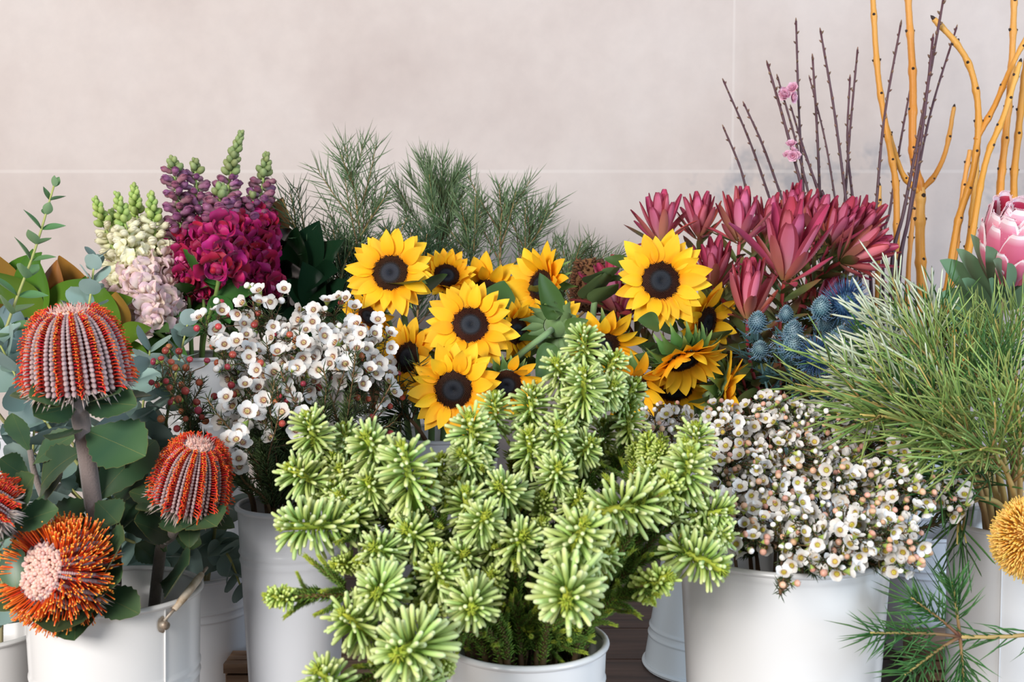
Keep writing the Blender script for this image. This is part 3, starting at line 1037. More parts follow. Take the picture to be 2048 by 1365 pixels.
M_BLEAF = plant('banksia_leaf', [(0, (60, 84, 54)), (0.5, (48, 74, 52)), (1, (66, 90, 56))], var=0.25, hue=0.02, rough=0.38, spec=0.4, trans=0.06, back=(112, 128, 104))
M_BEDGE = plant('banksia_leaf_edge', [(0, (150, 140, 84)), (1, (178, 156, 84))], rough=0.6)
M_BFRINGE = plant('banksia_fringe', [(0, (140, 116, 104)), (1, (198, 184, 176))], rough=0.9)


def banksia_leaf(L, W, curl):
    mb = MB()
    mb.blade(Matrix.Identity(4), L, W, lambda u: s_obov(u) * 0.98, curl=curl, cup=0.16, nu=18, nv=6, tooth=0.05, wave=0.05, wf=1.1, rnd=0.5)
    # midrib and pale toothed margin
    n1 = 7
    rows = 19
    for edge in (0, 6, 3):
        pts = [mb.v[i * n1 + edge] + V((0, 0, 0.0006)) for i in range(rows)]
        if edge == 3:
            mb.tube(pts, 0.0008, 4, 1, rnd=0.5)
        else:
            mb.tube(pts, 0.00065, 4, 1, rnd=0.5)
    return mb.mesh('banksia_leaf', [M_BLEAF, M_BEDGE])


def dome(u, R, H):
    """profile of the flower head: u 0 at the skirt, 1 on the crown"""
    a = u * PI / 2
    return R * math.cos(a) ** 0.55 if a < PI / 2 - 1e-3 else 0.0, H * math.sin(a) ** 0.9


def banksia_head(t, M, R, H, rows=16, style=None, radiate=False, slen=0.016):
    """vertical double rows of woolly bumps, looped styles in the furrows between them"""
    mb = MB()
    mb.lathe([(0.001, -0.004)] + [(dome(i / 14, R * 0.95, H * 0.97)) for i in range(15)], 40)
    core = part('flower_head', mb.mesh('banksia_cone', [M_CORE]), t, M)
    mb = MB()
    nz = 22
    for k in range(rows):
        a0 = 2 * PI * k / rows
        for i in range(nz):
            u = (i + 0.3) / nz * (0.93 if not radiate else 0.8)
            r, z = dome(u, R, H)
            for s in (-1, 1):
                a = a0 + s * 0.34 * PI / rows
                p = V((r * math.cos(a), r * math.sin(a), z))
                d = V((math.cos(a) * math.cos(u * 1.4), math.sin(a) * math.cos(u * 1.4), math.sin(u * 1.4)))
                q = 0.0028 * (1 - 0.35 * u) * R / 0.046
                mb.ball(T(p + d * 0.0012) @ frame(d, 0, V((0, 0, 1))) @ RX(0.5) @ SCL(q, q, q * 1.45), 6, 4, 0)
    built_local('woolly_row', mb, [M_WOOL], core, M)
    mb = MB()
    for i in range(150 if not radiate else 210):
        q = math.sqrt((i + 0.5) / 150) * (0.36 if not radiate else 0.36) * R if not radiate else math.sqrt((i + 0.5) / 210) * R * 0.60
        a = i * 2.39996
        u = 1 - q / R * 0.9
        z = H * (1.0 - 0.25 * (q / R) ** 2)
        p = V((q * math.cos(a), q * math.sin(a), z))
        d = V((math.cos(a) * q / R, math.sin(a) * q / R, 1.2)).normalized()
        if RNG.random() < 0.55 or radiate:
            s_ = 0.0019 if not radiate else U(0.0017, 0.0026)
            p = p + (jit(0.0012) if radiate else V((0, 0, 0)))
            mb.ball(T(p + d * 0.002) @ frame(d, 0) @ SCL(s_, s_, s_ * 1.5), 6, 4, 0)
        else:
            mb.needle(p, d + jit(0.4), 0.010, 0.0007, jit(0.003))
    built_local('crown_wool', mb, [M_WOOLTOP], core, M)
    mb = MB()
    if not radiate:
        for k in range(rows):
            a0 = 2 * PI * (k + 0.5) / rows
            for i in range(30):
                u = (i + 0.5) / 30 * 0.86
                r, z = dome(u, R * 0.97, H)
                for s in (-1, 1):
                    a = a0 + s * 0.22 * PI / rows + U(-0.015, 0.015)
                    e = u * 1.3
                    d = V((math.cos(a) * math.cos(e), math.sin(a) * math.cos(e), math.sin(e)))
                    side = V((-math.sin(a), math.cos(a), 0)) * s
                    p = V((r * math.cos(a), r * math.sin(a), z))
                    L = slen * U(0.55, 1.0) * (1.0 if i > 3 else 1.25)
                    dn = V((0, 0, -1))
                    pts = [p, p + d * L * 0.45 + side * 0.001, p + d * L * 0.75 - side * 0.0018 + dn * L * 0.05, p + d * L + dn * L * 0.22 - side * 0.003]
                    mb.tube(spline(pts, 2), [0.00055] * 5 + [0.0005, 0.0007], 4, 0)
    else:
        for i in range(980):
            a = U(0, 2 * PI)
            u = RNG.random() ** 0.8 * 0.72
            r, z = dome(u, R * 0.97, H)
            e = u * 1.1 - 0.15 + U(-0.1, 0.1)
            d = V((math.cos(a) * math.cos(e), math.sin(a) * math.cos(e), math.sin(e)))
            p = V((r * math.cos(a), r * math.sin(a), z))
            L = slen * U(0.7, 1.05)
            up = V((0, 0, 1))
            pts = [p, p + d * L * 0.5 + up * L * 0.04, p + d * L + up * L * U(0.02, 0.2) + jit(0.0015)]
            mb.tube(spline(pts, 2), [0.00055] * 3 + [0.0005, 0.0008], 4, 0)
    built_local('style_fringe', mb, [style or M_STYLE], core, M)
    mb = MB()
    for i in range(150):
        a = U(0, 2 * PI)
        p = V((R * 0.92 * math.cos(a), R * 0.92 * math.sin(a), U(-0.004, 0.004)))
        d = V((math.cos(a), math.sin(a), U(-0.9, 0.1)))
        mb.needle(p, d, U(0.010, 0.018), 0.0009, V((0, 0, U(-0.006, 0.004))))
    built_local('hairy_skirt', mb, [M_BFRINGE], core, M)


def built_local(name, mb, mats, t, M):
    return part(name, mb.mesh(name, mats), t, M)


def leaf_between(t, meshes, a, b, n, w=1.0, Lm=1.0, name='leaf'):
    """a ready leaf of length 1 (or Lm) from a to b, facing n"""
    L = (b - a).length / Lm
    return part(name, RNG.choice(meshes), t, T(a) @ xframe(b - a, n) @ SCL(L, L * w, L))


def banksias():
    leaves = [banksia_leaf(1.0, U(0.29, 0.36), c) for c in (-0.5, 0.25, -0.15, 0.5)]
    for me in leaves:
        pass

    def stalk(t, pts, r0, r1):
        mb = MB()
        mb.tube(pts, lambda u: r0 + (r1 - r0) * u, 10, bump=lambda u, a: 0.06 * math.sin(a * 3 + u * 20))
        built('stalk', mb, [M_BSTEM], t)

    def ring(t, c, ax, n, L, r, tilt, a0=0.0, w=1.0):
        f = frame(ax)
        for i in range(n):
            a = a0 + 2 * PI * (i + U(-0.2, 0.2)) / n
            e = tilt + U(-0.25, 0.25)
            d = f.to_3x3() @ V((math.cos(a) * math.cos(e), math.sin(a) * math.cos(e), math.sin(e)))
            p = c + f.to_3x3() @ V((math.cos(a) * r, math.sin(a) * r, 0))
            q = L * U(0.8, 1.15)
            part('leaf', RNG.choice(leaves), t, T(p) @ xframe(d, ax) @ RX(U(-0.3, 0.3)) @ SCL(q, q * w, q))

    def lf(t, x0, y0, d0, x1, y1, d1, w=1.0, n=None):
        leaf_between(t, leaves, P(x0, y0, d0), P(x1, y1, d1), n or V((U(-0.4, 0.3), -0.8, 0.7)), w)
    g = 'banksias in the front bucket'
    # tall scarlet head
    c = P(158, 768, 1.16)
    ax = facing(-10, 80)
    b = root_in('banksia', 0.4)
    pts = spline([b, P(205, 1160, 1.18), P(188, 1010, 1.17), P(168, 880, 1.165), P(157, 800, 1.16), c], 5)
    t = thing('banksia', 'tall scarlet banksia with grey woolly stripes beside pale snapdragons', 'flower', b, g)
    stalk(t, pts, 0.0085, 0.0095)
    banksia_head(t, T(c) @ frame(ax, 0.2), 0.047, 0.074, 16, slen=0.013)
    ring(t, c - ax * 0.010, ax, 6, 0.060, 0.008, -0.15, 0.3, 0.8)
    for q in ((160, 800, 1.16, 78, 770, 1.10), (160, 805, 1.16, 60, 850, 1.12), (165, 815, 1.16, 250, 790, 1.12), (168, 860, 1.165, 285, 905, 1.12), (165, 850, 1.165, 105, 905, 1.12), (186, 1010, 1.17, 300, 860, 1.2), (170, 900, 1.165, 40, 960, 1.2), (190, 1000, 1.165, 250, 1060, 1.14), (188, 1000, 1.165, 60, 1080, 1.2)):
        lf(t, *q)
    # leaning scarlet head
    c = P(378, 996, 1.18)
    ax = V((0.27, -0.3, 0.92)).normalized()
    b = root_in('banksia', 0.4)
    pts = spline([b, P(312, 1170, 1.2), P(340, 1075, 1.19), P(372, 1020, 1.185), c], 5)
    t = thing('banksia', 'scarlet banksia with white waxflowers resting on its side', 'flower', b, g)
    stalk(t, pts, 0.0062, 0.0058)
    banksia_head(t, T(c) @ frame(ax, 0.5), 0.033, 0.062, 15, slen=0.013)
    ring(t, c - ax * 0.010, ax, 6, 0.052, 0.007, -0.35, 0.1, 0.85)
    for q in ((368, 1025, 1.185, 350, 1060, 1.13), (372, 1020, 1.185, 430, 1045, 1.13), (345, 1078, 1.19, 275, 1040, 1.14), (345, 1070, 1.19, 400, 1095, 1.2), (320, 1165, 1.2, 408, 1150, 1.15), (325, 1130, 1.2, 270, 1090, 1.2), (330, 1105, 1.19, 265, 960, 1.25)):
        lf(t, *q)
    # orange head facing out
    c = P(152, 1150, 1.125)
    ax = facing(-26, 18)
    b = root_in('banksia', 0.4)
    pts = spline([b, P(190, 1230, 1.2), P(170, 1165, 1.16), c], 5)
    t = thing('banksia', 'orange banksia facing out over the bucket rim, spidery styles spread', 'flower', b, g)
    stalk(t, pts, 0.006, 0.006)
    banksia_head(t, T(c) @ frame(ax, 0.0), 0.040, 0.046, 15, style=M_STYLE_O, radiate=True, slen=0.0225)
    for q in ((155, 1165, 1.14, 255, 1170, 1.10), (150, 1170, 1.14, 110, 1285, 1.06), (155, 1175, 1.14, 145, 1275, 1.08), (120, 1160, 1.14, -10, 1215, 1.08), (180, 1130, 1.14, 282, 1100, 1.10), (140, 1130, 1.14, 70, 1060, 1.16), (160, 1120, 1.14, 200, 1040, 1.14), (190, 1190, 1.14, 262, 1210, 1.1), (170, 1115, 1.15, 240, 1060, 1.14)):
        lf(t, *q)
    # the one leaving the picture
    c = P(-12, 1022, 1.08)
    ax = facing(-30, 40)
    b = root_in('banksia', 0.4)
    pts = spline([b, P(70, 1170, 1.16), P(20, 1060, 1.1), c], 5)
    t = thing('banksia', 'scarlet banksia cut off by the picture edge above the orange one', 'flower', b, g)
    stalk(t, pts, 0.006, 0.006)
    banksia_head(t, T(c) @ frame(ax, 0.0), 0.022, 0.040, 12, slen=0.014)
    for q in ((10, 1045, 1.1, 60, 950, 1.08), (10, 1050, 1.1, -30, 1090, 1.05), (20, 1060, 1.1, 95, 1010, 1.08), (30, 1075, 1.11, 20, 1170, 1.08), (15, 1050, 1.1, -40, 960, 1.12)):
        lf(t, *q)
    # leafy shoots without a flower
    for lab, top, qs in (
            ('flowerless banksia shoot with dark serrated leaves under the tall scarlet head', (232, 930, 1.24), ((225, 960, 1.24, 285, 860, 1.2), (225, 990, 1.24, 310, 960, 1.2), (222, 1000, 1.24, 170, 930, 1.2), (225, 1040, 1.23, 295, 1060, 1.18), (225, 1060, 1.23, 160, 1080, 1.2), (232, 930, 1.24, 245, 850, 1.25))),
            ('flowerless banksia shoot with dark leaves crowding the picture edge', (60, 900, 1.22), ((60, 905, 1.22, 20, 830, 1.2), (65, 930, 1.22, 130, 860, 1.2), (65, 960, 1.22, -10, 920, 1.2), (72, 1000, 1.22, 140, 960, 1.18), (78, 1030, 1.22, 0, 1010, 1.2), (90, 1080, 1.21, 30, 1140, 1.16), (85, 1060, 1.21, 160, 1040, 1.18)))):
        tp = P(*top)
        pts = stem_path('banksia', tp, V((0, -0.1, 1)), n=8, k=0.5)
        t = thing('banksia_shoot', lab, 'branch', pts[0], g)
        stalk(t, pts, 0.005, 0.003)
        for q in qs:
            lf(t, *q)


PLANTS.append(banksias)

# ------------------------------------------------------------------ eucalyptus
M_GUM = plant('eucalyptus_leaf', [(0, (118, 142, 132)), (0.6, (126, 150, 144)), (1, (136, 158, 150))], var=0.22, hue=0.02, rough=0.55, trans=0.08, back=(146, 166, 162))
M_GUMSTEM = plant('eucalyptus_twig', [(0, (140, 130, 100)), (1, (168, 170, 96))], var=0.06, rough=0.6)
M_GUMYOUNG = plant('eucalyptus_young_leaf', [(0, (86, 124, 74)), (1, (98, 134, 92))], var=0.15, hue=0.02, rough=0.5, trans=0.12, back=(120, 150, 112))


def eucalypts():
    lv, yg = [], []
    for i in range(5):
        mb = MB()
        mb.blade(Matrix.Identity(4), 1.0, U(0.40, 0.50), s_round, curl=U(-0.5, 0.4), cup=U(-0.1, 0.25), nu=10, nv=6, wave=0.04, wf=0.8)
        lv.append(mb.mesh('eucalyptus_leaf', [M_GUM]))
    for i in range(3):
        mb = MB()
        mb.blade(Matrix.Identity(4), 1.0, U(0.22, 0.28), s_lance, curl=U(-0.3, 0.3), cup=0.3, nu=10, nv=4)
        yg.append(mb.mesh('eucalyptus_leaf', [M_GUMYOUNG]))

    def branch(label, key, pts, size, n, young=0.0, s_end=0.5, r=0.0022, first=0.2):
        w = [P(*q) for q in pts]
        b = root_in(key, 0.5)
        m = mouth(key, w[0], 0.7)
        path = [b.lerp(m, i / 3) for i in range(3)] + spline([m] + w, 6)
        t = thing('eucalyptus_branch', label, 'branch', b, 'eucalyptus branches on the left')
        mb = MB()
        mb.tube(path, lambda u: r * (1.25 - 0.7 * u), 7)
        built('twig', mb, [M_GUMSTEM], t)
        tail = spline([m] + w, 10)
        for i in range(n):
            u = first + (1 - first) * i / max(1, n - 1)
            p, tn = along(tail, min(u, 0.995))
            f = frame(tn, 1.571 * (i % 2) + U(-0.4, 0.4))
            for s in (0, PI):
                e = 0.25 + 0.5 * u + U(-0.25, 0.25)
                d = f.to_3x3() @ V((math.cos(s) * math.cos(e), math.sin(s) * math.cos(e), math.sin(e)))
                q = size * (1 - (1 - s_end) * max(0, u - 0.3) / 0.7) * U(0.85, 1.12)
                part('leaf', RNG.choice(yg if u > 1 - young else lv), t, T(p) @ xframe(d, tn + facing(0, 30) * 0.3) @ RX(U(-0.4, 0.4)) @ SCL(q))
        return t
    branch('tall thin eucalyptus branch rising above all leaves near the picture edge', 'gum', [(-25, 800, 1.38), (15, 650, 1.38), (70, 500, 1.38), (108, 372, 1.38)], 0.056, 11, young=0.6, s_end=0.34, first=0.42)
    branch('eucalyptus branch with paired leaves below the pale snapdragons', 'gum', [(120, 800, 1.44), (172, 640, 1.42), (190, 515, 1.42)], 0.054, 9, s_end=0.4, first=0.45)
    branch('eucalyptus branch of round blue-grey leaves above the tall scarlet banksia', 'gum', [(100, 820, 1.5), (50, 720, 1.46), (15, 670, 1.46)], 0.058, 8, s_end=0.8, first=0.4)
    branch('eucalyptus branch with dusty round leaves beside the tall scarlet banksia', 'gum', [(180, 960, 1.36), (60, 800, 1.34), (0, 690, 1.34)], 0.06, 9, s_end=0.7, first=0.3)
    branch('eucalyptus branch low at the picture edge beside the orange banksia', 'edge', [(5, 1180, 1.26), (-5, 1080, 1.25), (-40, 930, 1.26)], 0.062, 8, s_end=0.8, first=0.1)
    branch('eucalyptus branch of dark round leaves behind the thick grey stalk', 'gum', [(250, 960, 1.34), (225, 860, 1.34), (250, 760, 1.34)], 0.062, 9, s_end=0.7, first=0.25)
    branch('eucalyptus branch between the tall banksia and the red-budded twigs', 'gum', [(290, 960, 1.42), (285, 830, 1.42), (300, 700, 1.42)], 0.058, 9, s_end=0.6, first=0.3)
    branch('small eucalyptus twig with pale-edged leaves over the snapdragon bucket', 'gum', [(330, 900, 1.44), (350, 760, 1.42), (375, 650, 1.42)], 0.036, 8, s_end=0.7, first=0.5)
    branch('eucalyptus branch hanging over the side of the bucket behind', 'gum', [(420, 1090, 1.46), (455, 1110, 1.42), (480, 1170, 1.41)], 0.040, 7, s_end=0.7, first=0.3)
    branch('eucalyptus branch filling the shade behind the scarlet banksia with waxflowers', 'gum', [(360, 1060, 1.42), (320, 970, 1.4), (330, 860, 1.42)], 0.060, 9, s_end=0.7, first=0.1)
    branch('eucalyptus branch in deep shade between the grey bucket and banksia leaves', 'gum', [(430, 1060, 1.44), (440, 1000, 1.42), (430, 950, 1.42)], 0.055, 7, s_end=0.8, first=0.1)
    branch('eucalyptus branch in shade low behind the tall banksia stalk', 'gum', [(300, 1100, 1.36), (220, 1060, 1.34), (110, 940, 1.36)], 0.062, 9, s_end=0.8, first=0.15)
    branch('eucalyptus branch crossing low at the picture edge behind banksia leaves', 'edge', [(20, 1120, 1.34), (60, 960, 1.34), (70, 820, 1.36)], 0.064, 9, s_end=0.8, first=0.15)


PLANTS.append(eucalypts)

# ------------------------------------------------------------------ magnolia and other broad leaves
M_MAG = plant('magnolia_leaf', [(0, (96, 128, 40)), (1, (72, 104, 34))], var=0.15, hue=0.02, rough=0.25, spec=0.5, back=(146, 98, 44))
M_MAGSTEM = plant('magnolia_twig', [(0, (96, 74, 50)), (1, (120, 92, 58))], rough=0.8)
M_GLOSS = plant('glossy_leaf', [(0, (24, 52, 28)), (1, (20, 46, 28))], var=0.2, rough=0.18, spec=0.6, back=(120, 84, 52))


def broad_leaves():
    mg, gl = [], []
    for i in range(4):
        mb = MB()
        mb.blade(Matrix.Identity(4), 1.0, U(0.24, 0.30), lambda u: s_lance(u) if u < 1 else 0.02, curl=U(-0.5, 0.5), cup=0.35, nu=12, nv=6, wave=0.03, wf=1.0)
        mg.append(mb.mesh('magnolia_leaf', [M_MAG]))
        mb = MB()
        mb.blade(Matrix.Identity(4), 1.0, U(0.24, 0.3), lambda u: s_lance(u) if u < 1 else 0.02, curl=U(-0.5, 0.3), cup=0.2, nu=12, nv=6, wave=0.03, wf=1.0)
        gl.append(mb.mesh('glossy_leaf', [M_GLOSS]))

    def branch(name, label, key, top, leaves, qs, mats, grp):
        tp = P(*top)
        pts = stem_path(key, tp, V((U(-0.2, 0.2), -0.1, 1)), n=8, k=0.6)
        t = thing(name, label, 'branch', pts[0], grp)
        mb = MB()
        mb.tube(pts, lambda u: 0.0045 - 0.002 * u, 7)
        built('twig', mb, mats, t)
        for (x0, y0, d0, x1, y1, d1, flip) in qs:
            n = V((U(-0.3, 0.3), -0.9, 0.6)) * (-1 if flip else 1)
            leaf_between(t, leaves, P(x0, y0, d0), P(x1, y1, d1), n)
        return t
    branch('magnolia_branch', 'magnolia branch with upright brown-backed leaves at the picture edge', 'magn', (20, 640, 1.78), mg, [
        (15, 640, 1.78, 75, 505, 1.72, 0), (15, 640, 1.78, -10, 500, 1.72, 1), (20, 645, 1.78, 140, 600, 1.7, 0), (10, 650, 1.78, -70, 560, 1.7, 0), (20, 660, 1.78, 110, 650, 1.68, 1), (10, 660, 1.78, -40, 640, 1.68, 1), (20, 670, 1.78, 40, 560, 1.74, 0), (25, 690, 1.78, 120, 720, 1.68, 0)], [M_MAGSTEM], 'magnolia branches on the left')
    branch('magnolia_branch', 'magnolia branch with bronze leaves beside the pale snapdragons', 'magn', (160, 650, 1.76), mg, [
        (160, 650, 1.76, 130, 505, 1.72, 1), (160, 650, 1.76, 200, 545, 1.7, 1), (160, 655, 1.76, 250, 590, 1.7, 0), (158, 660, 1.76, 50, 590, 1.7, 0), (160, 670, 1.76, 245, 660, 1.68, 1), (155, 680, 1.76, 80, 690, 1.68, 0), (160, 660, 1.76, 165, 560, 1.7, 0), (160, 690, 1.76, 250, 720, 1.7, 0), (155, 690, 1.76, 150, 620, 1.68, 1)], [M_MAGSTEM], 'magnolia branches on the left')
    branch('magnolia_branch', 'magnolia branch with broad green leaves behind the tall thin eucalyptus', 'magn', (80, 640, 1.70), mg, [
        (80, 640, 1.7, 60, 500, 1.66, 0), (80, 645, 1.7, -20, 545, 1.64, 0), (80, 650, 1.7, 175, 560, 1.66, 0), (80, 660, 1.7, 180, 630, 1.62, 1), (80, 660, 1.7, -30, 620, 1.62, 1), (82, 680, 1.7, 170, 700, 1.62, 0), (80, 690, 1.7, -10, 700, 1.62, 0), (80, 640, 1.7, 110, 520, 1.68, 1)], [M_MAGSTEM], 'magnolia branches on the left')
    branch('magnolia_branch', 'magnolia branch with dark leaves low under the pale snapdragons', 'magn', (225, 680, 1.70), mg, [
        (225, 680, 1.7, 180, 560, 1.66, 0), (225, 680, 1.7, 235, 580, 1.68, 1), (225, 690, 1.7, 290, 650, 1.66, 0), (225, 700, 1.7, 300, 730, 1.66, 0), (225, 700, 1.7, 140, 640, 1.64, 1), (225, 710, 1.7, 150, 720, 1.64, 0)], [M_MAGSTEM], 'magnolia branches on the left')
    branch('glossy_branch', 'branch of glossy dark green leaves beside the magenta snapdragons', 'casu', (590, 560, 1.96), gl, [
        (590, 560, 1.96, 600, 450, 1.9, 0), (590, 560, 1.96, 640, 440, 1.9, 0), (590, 565, 1.96, 545, 465, 1.9, 0), (592, 570, 1.96, 690, 480, 1.9, 0), (590, 570, 1.96, 680, 545, 1.86, 0), (588, 575, 1.96, 540, 570, 1.86, 0), (590, 580, 1.96, 660, 600, 1.86, 0), (590, 560, 1.96, 575, 510, 1.86, 1), (590, 590, 1.96, 560, 640, 1.84, 0)], [M_MAGSTEM], 'dark leafy branches behind the waxflowers')
    branch('glossy_branch', 'branch of dark leaves in shade above the white waxflowers', 'casu', (640, 620, 1.92), gl, [
        (640, 620, 1.92, 560, 560, 1.86, 0), (640, 620, 1.92, 600, 520, 1.86, 0), (640, 625, 1.92, 700, 560, 1.86, 0), (640, 630, 1.92, 560, 640, 1.84, 0), (642, 640, 1.92, 700, 640, 1.84, 0), (640, 650, 1.92, 590, 700, 1.82, 0), (642, 660, 1.92, 700, 720, 1.82, 0), (645, 680, 1.92, 640, 760, 1.82, 0)], [M_MAGSTEM], 'dark leafy branches behind the waxflowers')
    branch('glossy_branch', 'branch of dark leaves with an orange tip behind the magenta snapdragons', 'snap', (520, 520, 1.95), gl, [
        (520, 520, 1.95, 565, 395, 1.92, 1), (520, 520, 1.95, 540, 380, 1.95, 0), (520, 525, 1.95, 590, 460, 1.9, 0), (520, 540, 1.95, 590, 560, 1.88, 0), (520, 560, 1.95, 560, 620, 1.86, 0), (515, 580, 1.95, 480, 640, 1.86, 0), (515, 600, 1.95, 540, 680, 1.84, 0)], [M_MAGSTEM], 'dark leafy branches behind the waxflowers')


PLANTS.append(broad_leaves)

# ------------------------------------------------------------------ snapdragons
M_SN_CREAM = plant('snapdragon_cream', [(0, (232, 232, 178)), (0.4, (246, 242, 206)), (1, (250, 244, 220))], var=0.05, hue=0.008, rough=0.6, trans=0.25, sheen=0.2)
M_SN_BLUSH = plant('snapdragon_blush', [(0, (238, 224, 196)), (0.5, (244, 222, 212)), (1, (240, 206, 216))], var=0.05, hue=0.02, rough=0.6, trans=0.25, sheen=0.2)
M_SN_GREEN = plant('snapdragon_green_bud', [(0, (124, 160, 70)), (1, (196, 212, 128))], var=0.12, hue=0.012, rough=0.55, trans=0.1)
M_SN_MAG = plant('snapdragon_magenta', [(0, (130, 10, 70)), (0.5, (160, 8, 70)), (1, (180, 16, 96))], var=0.28, hue=0.025, rough=0.55, trans=0.15, sheen=0.15)
M_SN_PURP = plant('snapdragon_purple_bud', [(0, (132, 138, 100)), (0.3, (156, 112, 132)), (1, (124, 60, 98))], var=0.3, hue=0.045, rough=0.5)
M_SN_OLIVE = plant('snapdragon_olive_bud', [(0, (110, 130, 72)), (1, (150, 160, 110))], var=0.18, hue=0.02, rough=0.6)
M_SN_PALATE = plant('snapdragon_palate', [(0, (196, 60, 130)), (0.7, (214, 110, 160)), (1, (240, 210, 220))], var=0.1, rough=0.6)
M_SN_STEM = plant('snapdragon_stalk', [(0, (86, 118, 52)), (1, (150, 174, 96))], var=0.06, rough=0.6)
M_SN_LEAF = plant('snapdragon_leaf', [(0, (58, 100, 42)), (1, (70, 116, 50))], var=0.15, rough=0.45, trans=0.12)


def open_floret(mat, pal, cal, wide=0.0):
    mb = MB()
    pts = [V((0, 0, 0)), V((0.12, 0, 0.0)), V((0.30, 0, 0.02)), V((0.50, 0, 0.03)), V((0.60, 0, 0.02))]
    mb.tube(pts, [0.10, 0.20, 0.22, 0.25, 0.20], 12, 0, True)
    lobes = ((62, 0.40, 0.25, 0.35), (118, 0.40, 0.25, 0.35), (205, 0.34, 0.21, 1.0), (270, 0.32, 0.20, 1.25), (335, 0.34, 0.21, 1.0))
    for a, L, w, e in lobes:
        L, w = L * (1 + wide), w * (1 + wide)
        a = math.radians(a + U(-8, 8))
        M = T(V((0.46, 0, 0.03))) @ RX(a - PI / 2) @ T(V((0, 0, 0.19))) @ RY(-(e + U(-0.2, 0.2)))
        mb.blade(M, L, w, lambda u: 0.6 + 0.4 * math.sin(PI * u * 0.9) if u < 0.9 else 0.55, curl=U(0.9, 1.7) * (1 if e < 0.6 else -1), cup=U(-0.5, 0.3), nu=8, nv=6, mi=0, wave=0.2, wf=1.1)
    for s in (-1, 1):
        mb.ball(T(V((0.60, 0.09 * s, -0.05))) @ SCL(0.14, 0.13, 0.14), 8, 6, 1)
    for i in range(5):
        mb.blade(RX(i * 1.257) @ T(V((-0.03, 0, 0.08))) @ RY(-0.35), 0.24, 0.07, s_lance, nu=4, nv=2, mi=2)
    return mb.mesh('snapdragon_floret', [mat, pal, cal])


def bud_floret(mat, cal, open_=0.5):
    mb = MB()
    prof = [(0.03, 0), (0.13, 0.08), (0.17, 0.25), (0.17, 0.42), (0.22, 0.55), (0.21, 0.68), (0.12, 0.78), (0.01, 0.82)]
    mb.lathe(prof, 10, 0, RY(PI / 2), wob=0.06)
    for s in (1, -1):
        mb.blade(T(V((0.48, 0, 0.14 * s))) @ RX(0 if s > 0 else PI) @ RY(-0.5 * open_), 0.42, 0.23, s_oval, curl=-0.9 * (1 - open_), cup=-0.4, nu=6, nv=4, mi=0, wave=0.06)
    for i in range(5):
        mb.blade(RX(i * 1.257) @ T(V((-0.02, 0, 0.06))) @ RY(-0.25), 0.28, 0.07, s_lance, nu=4, nv=2, mi=1)
    return mb.mesh('snapdragon_bud', [mat, cal])


def green_bud(mat):
    mb = MB()
    mb.lathe([(0.02, 0), (0.18, 0.1), (0.24, 0.3), (0.20, 0.5), (0.07, 0.62), (0.01, 0.64)], 8, 0, RY(PI / 2))
    for i in range(5):
        mb.blade(RX(i * 1.257) @ T(V((0, 0, 0.12))) @ RY(-0.25), 0.42, 0.10, s_lance, nu=4, nv=2, mi=0)
    return mb.mesh('snapdragon_green_bud', [mat])


